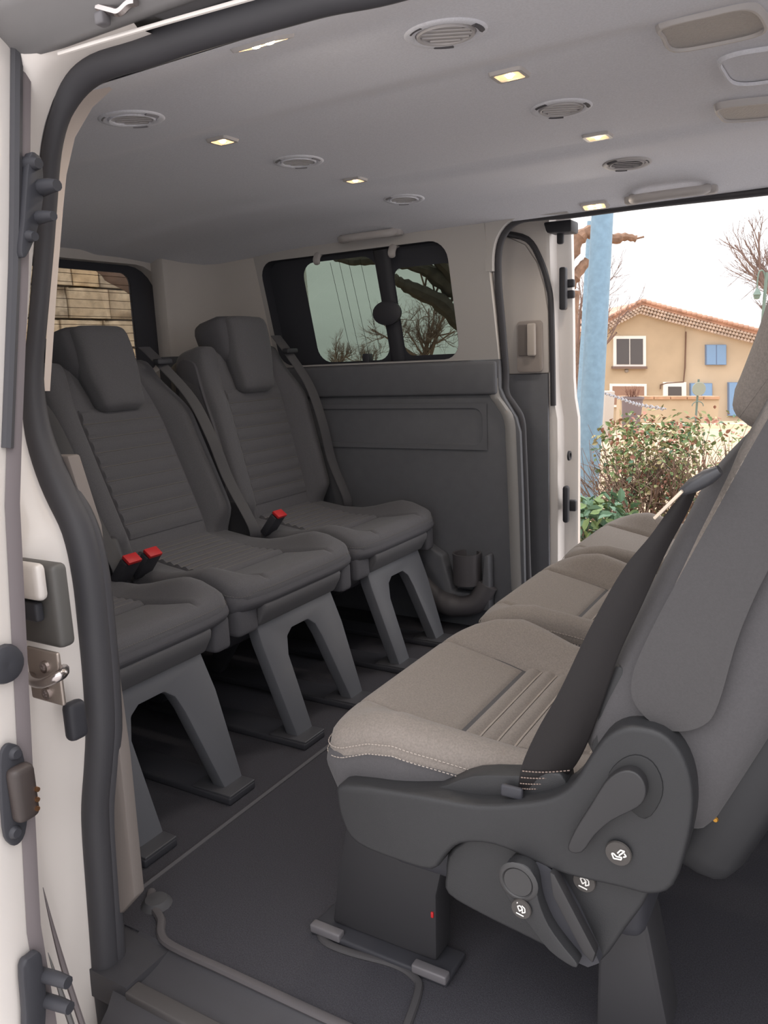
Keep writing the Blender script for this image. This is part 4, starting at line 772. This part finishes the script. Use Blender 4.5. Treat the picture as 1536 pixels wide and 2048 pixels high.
for (u, v) in ((850,575),(880,548),(900,610),(830,535),(920,570),(870,590),(890,540)):
    for j in range(3): branch(k, px2s(u, v, 8.8), (rng.normal(0,.5), rng.normal(0,.4), 1), .45, .012, 2, rng)
sobj('twigs', k, TWIG, pt_, kind='stuff', smooth=False)
p2 = thing('plane_tree', 'brown knuckled plane tree bough crossing behind the blue post', 'tree', S(px2s(1140, 700, 9.5)[0], 9.5, 0))
k = MB(); tx = px2s(1120, 700, 9.5)[0]; k.tube([(tx, 9.5, 0), (tx, 9.5, 1.2), (tx+.05, 9.5, 2.2)], [.2, .17, .15], 10); sobj('trunk', k, PLANE, p2)
for pix in ([(1120,560),(1145,500),(1165,470),(1190,465),(1225,478),(1250,474),(1272,478)], [(1122,590),(1145,560),(1160,540),(1175,520)]):
    k = MB(); bough(k, pix, [9.5]*len(pix), .085, .035, 40+len(pix)); sobj('bough', k, PLANE, p2)
k = MB(); k.tube([px2s(1272,478,9.5), px2s(1288,474,9.5)], .012, 5); sobj('twig', k, PLANE, p2)
k = MB(); k.tube(smooth_poly([px2s(120,515,4.6) if False else (-1.62,4.1,2.35)], 1, False)*2+[(-1.6,4.1,2.3)], .01, 4) if False else None
# house
HB_ = 26.0
def H(u, v, d=0):
    p = px2s(u, v, HB_); sl = (p[0]-8.4)*-.18; return (p[0], HB_+sl-d, p[2])
hs = thing('house', 'ochre house with tiled gable roof beyond the hedge', 'house', S(*H(1285, 860)))
STUC = mat('ochre_render', (184, 164, 138), .95, var=.08, scale=1.2); STUC2 = mat('pale_render', (196, 178, 154), .95, var=.06, scale=1.2)
gab = [(1192,860),(1192,662),(1215,646),(1277,616),(1365,650),(1365,860)]
k = MB(); k.prism(gab, lambda u, v, d: H(u, v, -d), 0, 5); sobj('wall', k, STUC, hs, smooth=False)
k = MB(); k.prism([(1366,860),(1366,650),(1505,683),(1600,708),(1600,860)], lambda u, v, d: H(u, v, -d), .05, 5); sobj('wall', k, STUC2, hs, smooth=False)
TILE = mat('roof_tile', (190, 150, 130), .9, var=.25, scale=3); GEN = mat('eave_tile', (214, 200, 190), .9, var=.2, scale=4)
def roofline(o): return [(1180,655-o),(1190,650-o),(1215,637-o),(1278,604-o),(1330,620-o),(1420,645-o),(1510,670-o),(1620,700-o)]
k = MB(); n = roofline(0); k.prism(n+[(u, v+7) for u, v in n[::-1]], lambda u, v, d: H(u, v, -d), -.45, 5); sobj('roof', k, TILE, hs, smooth=False)
tilem = None
for i in range(46):
    u = 1185+i*9.3
    v = float(np.interp(u, [q[0] for q in n], [q[1] for q in n]))
    k = MB(); a_, b_ = H(u-4.6, v-1.5, .5), H(u+4.6, float(np.interp(u+4.6, [q[0] for q in n], [q[1] for q in n]))-1.5, .5)
    k.tube([a_, b_], [.05, .062], 7); sobj('roof_tile', k, TILE, hs)
for row, off in ((0, 9), (1, 15), (2, 21)):
    k = MB(); pts = [(u, float(np.interp(u, [q[0] for q in n], [q[1] for q in n]))+off) for u in np.arange(1184, 1600, 6.0)]
    for u, v in pts: k.tube([H(u, v, -.05), H(u, v, .40-.12*row)], .045, 6)
    sobj('eave_course', k, GEN, hs, kind='stuff')
def win_(u0, u1, v0, v1, m, name, pane=None, mull=1, fr=4, frm=None):
    frm = frm or mat('white_frame', (232, 228, 222), .6)
    k = MB(); k.prism([(u0,v0),(u1,v0),(u1,v1),(u0,v1)], lambda u, v, d: H(u, v, d), -.05, .06); o = sobj(name, k, frm, hs, smooth=False)
    w = (u1-u0-2*fr-2*(mull-1))/mull
    for i in range(mull):
        a_ = u0+fr+i*(w+2); k = MB(); k.prism([(a_,v0+fr),(a_+w,v0+fr),(a_+w,v1-fr),(a_,v1-fr)], lambda u, v, d: H(u, v, d), .05, .075); sobj('pane' if pane is None else pane, k, m, o, smooth=False)
    return o
DGL = mat('dark_window_glass', (84, 80, 80), .2); SHUT = mat('blue_shutter', (128, 160, 196), .7)
win_(1229, 1291, 672, 735, DGL, 'window', mull=2, fr=6); win_(1222, 1292, 768, 815, mat('dim_window_glass', (150, 118, 100), .4), 'window', fr=5)
win_(1323, 1366, 764, 815, DGL, 'window', fr=9)
win_(1403, 1440, 690, 730, SHUT, 'window', 'shutter', 2, 1, mat('shutter_edge', (120, 140, 170), .7)); win_(1374, 1414, 766, 800, SHUT, 'window', 'shutter', 2, 1, mat('shutter_edge', (120, 140, 170), .7)); win_(1444, 1479, 764, 830, SHUT, 'house_door', 'shutter', 2, 1, mat('shutter_edge', (120, 140, 170), .7))
k = MB(); k.prism([(1226,733),(1292,733),(1292,738),(1226,738)], lambda u, v, d: H(u, v, d), -.02, .14); sobj('window_sill', k, mat('sill_dark', (120, 100, 90), .8), hs, smooth=False)
k = MB(); k.tube([H(1366,664,.05), H(1364,735,.05), H(1361,764,.05), H(1330,766,.05), H(1318,770,.05), H(1318,778,.05)], .022, 6); sobj('downpipe', k, mat('pipe_brown', (110, 84, 70), .7), hs)
k = MB(); k.lathe([(0,.06),(.05,.05),(.07,0)], H(1255,742,0), (0,-1,0), 12); sobj('wall_light', k, mat('wall_light', (150, 140, 130), .5), hs)
# left neighbour
k = MB(); q0 = px2s(1120, 860, 44); q1 = px2s(1170, 660, 44); k.box((q0[0], 44, q0[2]-.5), (q1[0], 47, q1[2])); nb = thing('house', 'pale house wall glimpsed left of the blue post', 'house', S(q0[0], 44, 0)); sobj('wall', k, mat('white_render', (226, 206, 180), .95), nb, smooth=False)
k = MB(); k.prism([(q0[0]-.2, q1[2]), (q1[0]+.03, q1[2]), (q1[0]-.1, q1[2]+.6), (q0[0], q1[2]+.6)], lambda p, q, d: (p, 43.8+d, q), 0, 3.3); sobj('roof', k, TILE, nb, smooth=False)
k = MB(); a_ = px2s(1152, 750, 43.9); b_ = px2s(1159, 772, 43.9); k.box((a_[0], 43.85, b_[2]), (b_[0], 43.98, a_[2])); sobj('window', k, DGL, nb, smooth=False)
# low wall with coping stones
lw = thing('low_wall', 'low rendered wall with stone coping in front of the house', 'wall', S(*px2s(1330, 828, 18)))
a_, b_ = px2s(1236, 830, 18), px2s(1450, 800, 17.6)
k = MB(); k.box((a_[0], 17.9, -.02), (b_[0], 18.15, b_[2])); sobj('wall', k, STUC, lw, smooth=False)
for i in range(6):
    w = (b_[0]-a_[0])/6; k = MB(); k.box((a_[0]+i*w+.01, 17.85, b_[2]), (a_[0]+(i+1)*w-.01, 18.2, b_[2]+.06)); sobj('coping_stone', k, mat('coping', (176, 140, 112), .95, var=.15, scale=6), lw, smooth=False)
kb = MB(); a_ = px2s(1200, 833, 17.0); kb.box((a_[0]-3, 16.6, 0), (a_[0]+8, 16.75, .09)); tag(sobj('kerb', kb, mat('kerb_stone', (226, 206, 178), .95), smooth=False), 'pale kerb in front of the low wall', 'kerb')
# planter with a bare shrub
a_ = px2s(1263, 828, 16.0); ax_, = (a_[0],); hz = px2s(1263, 798, 16.0)[2]; hz0 = 0
pp = thing('planter', 'dark round planter with a brown shrub by the low wall', 'planter', S(ax_, 16.0, 0))
k = MB(); k.lathe([(0, .0), (.15, .0), (.17, .1), (.205, hz), (.225, hz), (.225, hz+.04), (.19, hz+.04), (.18, hz-.02), (0, hz-.02)], (ax_, 16.0, 0), n=20); sobj('pot', k, mat('pot_grey', (112, 100, 102), .7), pp)
k = MB(); rng = np.random.default_rng(9)
for i in range(26): branch(k, (ax_+rng.normal(0,.05), 16+rng.normal(0,.05), hz), (rng.normal(0,.5), rng.normal(0,.5), 1), .20, .005, 1, rng, .4)
sobj('shrub', k, mat('dry_shrub', (128, 92, 78), .95), pp, kind='stuff', smooth=False)
# bollard and chain
a_ = px2s(1216, 816, 14); bo = MB(); bo.rbox((a_[0]-.08, 13.9, 0), (a_[0]+.08, 14.1, px2s(1216, 782, 14)[2]), .02, (2,2,2)); tag(sobj('bollard', bo, mat('bollard_grey', (176, 168, 160), .8)), 'short grey bollard holding the chain beside the blue post', 'bollard')
ch = thing('chain', 'steel chain hanging from the bollard towards the hedge', 'chain', S(*px2s(1216, 787, 13.8)))
cpts = smooth_poly([px2s(u, v, b) for u, v, b in ((1206,786,13.8),(1235,795,13),(1265,806,12),(1290,812,11.2),(1330,818,10.4))], 8, False)
for i in range(len(cpts)-1):
    a_, b_ = np.array(cpts[i]), np.array(cpts[i+1]); d = b_-a_; L = np.linalg.norm(d); d /= L; s_ = np.cross(d, (0,0,1)) if i % 2 else np.array([0,0,1.0]); s_ /= np.linalg.norm(s_)
    k = MB(); k.tube([a_+d*(L/2+L*.68*math.cos(t))+s_*.022*math.sin(t) for t in np.linspace(0, 2*math.pi, 9)], .0075, 5, cap=False); sobj('link', k, mat('chain_steel', (150, 150, 156), .5, metal=.5), ch)
# road sign (seen from behind) and street lantern
a_ = px2s(1396, 778, 17); sg = thing('road_sign', 'round road sign seen from behind in front of the pale house wall', 'sign', S(a_[0], 17, 0))
k = MB(); k.tube([(a_[0], 17, 0), (a_[0], 17, a_[2]+.2)], .022, 8); sobj('post', k, mat('sign_post', (96, 112, 104), .5), sg)
k = MB(); k.lathe([(0, -.01), (.14, -.01), (.145, 0), (.14, .01), (0, .01)], (a_[0], 16.95, a_[2]), (0,1,0), 20); sobj('disc', k, mat('sign_back', (138, 142, 128), .5), sg)
k = MB(); k.tube([(a_[0]+.12*math.cos(t), 16.95, a_[2]-.36+.10*math.sin(t)) for t in np.linspace(0, math.pi, 9)], .01, 6); sobj('hoop', k, mat('sign_post', (96, 112, 104), .5), sg)
a_ = px2s(1531, 560, 15); sl_ = thing('street_lamp', 'green street lantern hanging at the right edge of the sky', 'street lamp', S(a_[0], 15, 0))
GRN = mat('lamp_green', (104, 122, 112), .5)
top = px2s(1531, 545, 15); k = MB(); k.tube([(a_[0]+.02, 15, 0), (a_[0]+.01, 15, top[2])], .03, 8); sobj('post', k, GRN, sl_)
k = MB(); k.tube(smooth_poly([px2s(u, v, 15) for u, v in ((1531,600),(1531,560),(1526,542),(1518,545),(1515,562),(1514,578))], 4, False), .014, 6); sobj('arm', k, GRN, sl_)
k = MB(); b_ = px2s(1514, 590, 15); k.lathe([(0,.12),(.03,.10),(.05,.05),(.075,0),(.06,-.005),(.045,-.07),(0,-.08)], b_, n=14); sobj('lantern', k, GRN, sl_)
# hedge: branches, single leaves in front, the rest of the foliage joined
LC = [mat('leaf_green', (108, 128, 80), .6), mat('leaf_olive', (136, 136, 92), .6), mat('leaf_red', (162, 112, 94), .6), mat('leaf_dark', (82, 112, 86), .5), mat('leaf_pale', (172, 160, 118), .6)]
def leafmesh(L, W):
    return [(0,0,0),(L*.3,W*.45,.12*L),(L*.65,W*.42,.12*L),(L,0,0),(L*.65,-W*.42,.12*L),(L*.3,-W*.45,.12*L),(L*.5,0,-.02*L)], [(0,1,6),(1,2,6),(2,3,6),(3,4,6),(4,5,6),(5,0,6)]
def rotm(rng):
    a, b, c = rng.uniform(0, 6.28), rng.normal(0, .6), rng.normal(0, .6)
    return np.array(Matrix.Rotation(a, 3, 'Z') @ Matrix.Rotation(b, 3, 'Y') @ Matrix.Rotation(c, 3, 'X'))
leafM = {}
def hedge(name, label, boxes, n, size, cols, seed, single, bcol):
    rng = np.random.default_rng(seed); c0 = boxes[0]; t = thing(name, label, 'hedge' if name == 'hedge' else 'shrub', S((c0[0]+c0[1])/2, (c0[2]+c0[3])/2, 0))
    pts = []
    for k_ in range(n):
        bx_ = boxes[rng.integers(len(boxes))]
        z = bx_[4]+(bx_[5]-bx_[4])*rng.beta(1.25, .9); e = 1-.25*abs(2*(z-bx_[4])/(bx_[5]-bx_[4])-1)**3
        pts.append((rng.uniform(bx_[0], bx_[1]), (bx_[2]+bx_[3])/2+(bx_[3]-bx_[2])/2*e*rng.uniform(-1, 1), z+rng.normal(0, .03)))
    pts.sort(key=lambda p: p[1]); rest = [MB() for _ in cols]
    for i, p in enumerate(pts):
        sz = size*rng.uniform(.6, 1.25); ci = rng.choice(len(cols), p=bcol); v, f = leafmesh(sz, sz*.62); v = np.array(v)@rotm(rng).T
        if i < single:
            key = (name, ci, i % 6)
            if key not in leafM:
                me = D.meshes.new('leaf'); base, ff = leafmesh(size, size*.6); me.from_pydata(base, [], ff); me.materials.append(cols[ci]); leafM[key] = me
            o = D.objects.new('leaf', leafM[key]); COL.objects.link(o); o.parent = t; o.location = Vector(S(*p))-t.location; o.rotation_euler = (rng.normal(0,.6), rng.normal(0,.6), rng.uniform(0,6.28)); s0 = rng.uniform(.7, 1.25); o.scale = (s0, s0, s0)
        else: rest[ci].add(v+np.array(p), f)
    for ci, m_ in enumerate(rest):
        if m_.v: sobj('foliage', m_, cols[ci], t, kind='stuff', smooth=False)
    k = MB()
    for i in range(70 if name == 'hedge' else 14):
        bx_ = boxes[rng.integers(len(boxes))]; branch(k, (rng.uniform(bx_[0], bx_[1]), rng.uniform(bx_[2], bx_[3]), 0), (rng.normal(0,.35), rng.normal(0,.3), 1), (bx_[5])*.55, .012, 2, rng, .5)
    sobj('stems', k, BARK, t, kind='stuff', smooth=False)
hedge('hedge', 'loose trimmed hedge of small green and reddish leaves beyond the far opening', [(1.85, 5.4, 5.95, 6.8, .05, 1.02), (1.75, 2.5, 6.0, 6.7, .05, .93)], 4300, .050, LC, 51, 280, [.32, .26, .2, .1, .12])
hedge('laurel_shrub', 'dark green broad-leaved shrub at the foot of the blue post', [(1.36, 1.78, 5.35, 5.85, .0, .42)], 420, .085, [LC[3], LC[0]], 52, 200, [.65, .35])
cb_ = MB(); cb_.rbox((.9, 5.0, 0), (6, 5.18, .13), .03, (6,1,1)); tag(sobj('edging_log', cb_, mat('timber', (196, 152, 108), .9, var=.2, scale=12)), 'tan timber edging in front of the hedge', 'edging')
# stone wall behind the tailgate
sw = thing('stone_wall', 'weathered limestone block wall seen through the tailgate window', 'wall', (-4.6, 1.5, -.58))
STN = [mat('limestone', (180, 164, 140), .95, var=.2, scale=5, bump=.5, bscale=20), mat('limestone_grey', (166, 154, 136), .95, var=.25, scale=6, bump=.5, bscale=20), mat('limestone_warm', (188, 166, 134), .95, var=.18, scale=4, bump=.5, bscale=20)]
k = MB(); k.box((-5.0, -1.2, -.62), (-4.62, 4.2, 2.9)); obj('mortar_core', k, mat('mortar', (150, 128, 104), 1), sw, smooth=False)
rng = np.random.default_rng(77); blk = []
for v_ in range(6):
    m_ = MB(); m_.rbox((-.06, 0, 0), (.05, 1, 1), .012, (1,3,3), lambda x, y, z: (x+rng.normal(0, .004), y, z)); me = None; blk.append(m_)
z = -.58; row = 0; meshes = []
for i, m_ in enumerate(blk):
    o = obj('stone_block', m_, STN[i % 3], sw, local=True); meshes.append(o.data); D.objects.remove(o)
while z < 2.85:
    h = [.20, .17, .23, .19, .21][row % 5]; y = -1.2+(row % 2)*-.18
    while y < 4.2:
        w = rng.uniform(.20, .40); o = D.objects.new('stone_block', meshes[rng.integers(6)]); COL.objects.link(o); o.parent = sw
        o.location = Vector((-4.58+rng.normal(0, .006), y+.006, z+.006))-sw.location; o.scale = (1, w-.012, h-.012); y += w
    z += h; row += 1
lb_ = thing('plane_tree', 'grey tree bough crossing the top of the tailgate window', 'tree', (-4.15, 3.0, -.58))
k = MB(); k.tube([(-4.15, 3.0, -.58), (-4.15, 2.98, .5), (-4.17, 2.9, 1.2)], [.16, .13, .12], 10); obj('trunk', k, BARK, lb_)
k = MB(); k.tube(smooth_poly([at(300, 590, 'x', -4.2), at(262, 560, 'x', -4.2), at(225, 540, 'x', -4.2), at(195, 515, 'x', -4.2), at(165, 480, 'x', -4.2)], 4, False), [.085]*9+[.07]*8, 10); obj('bough', k, BARK, lb_)
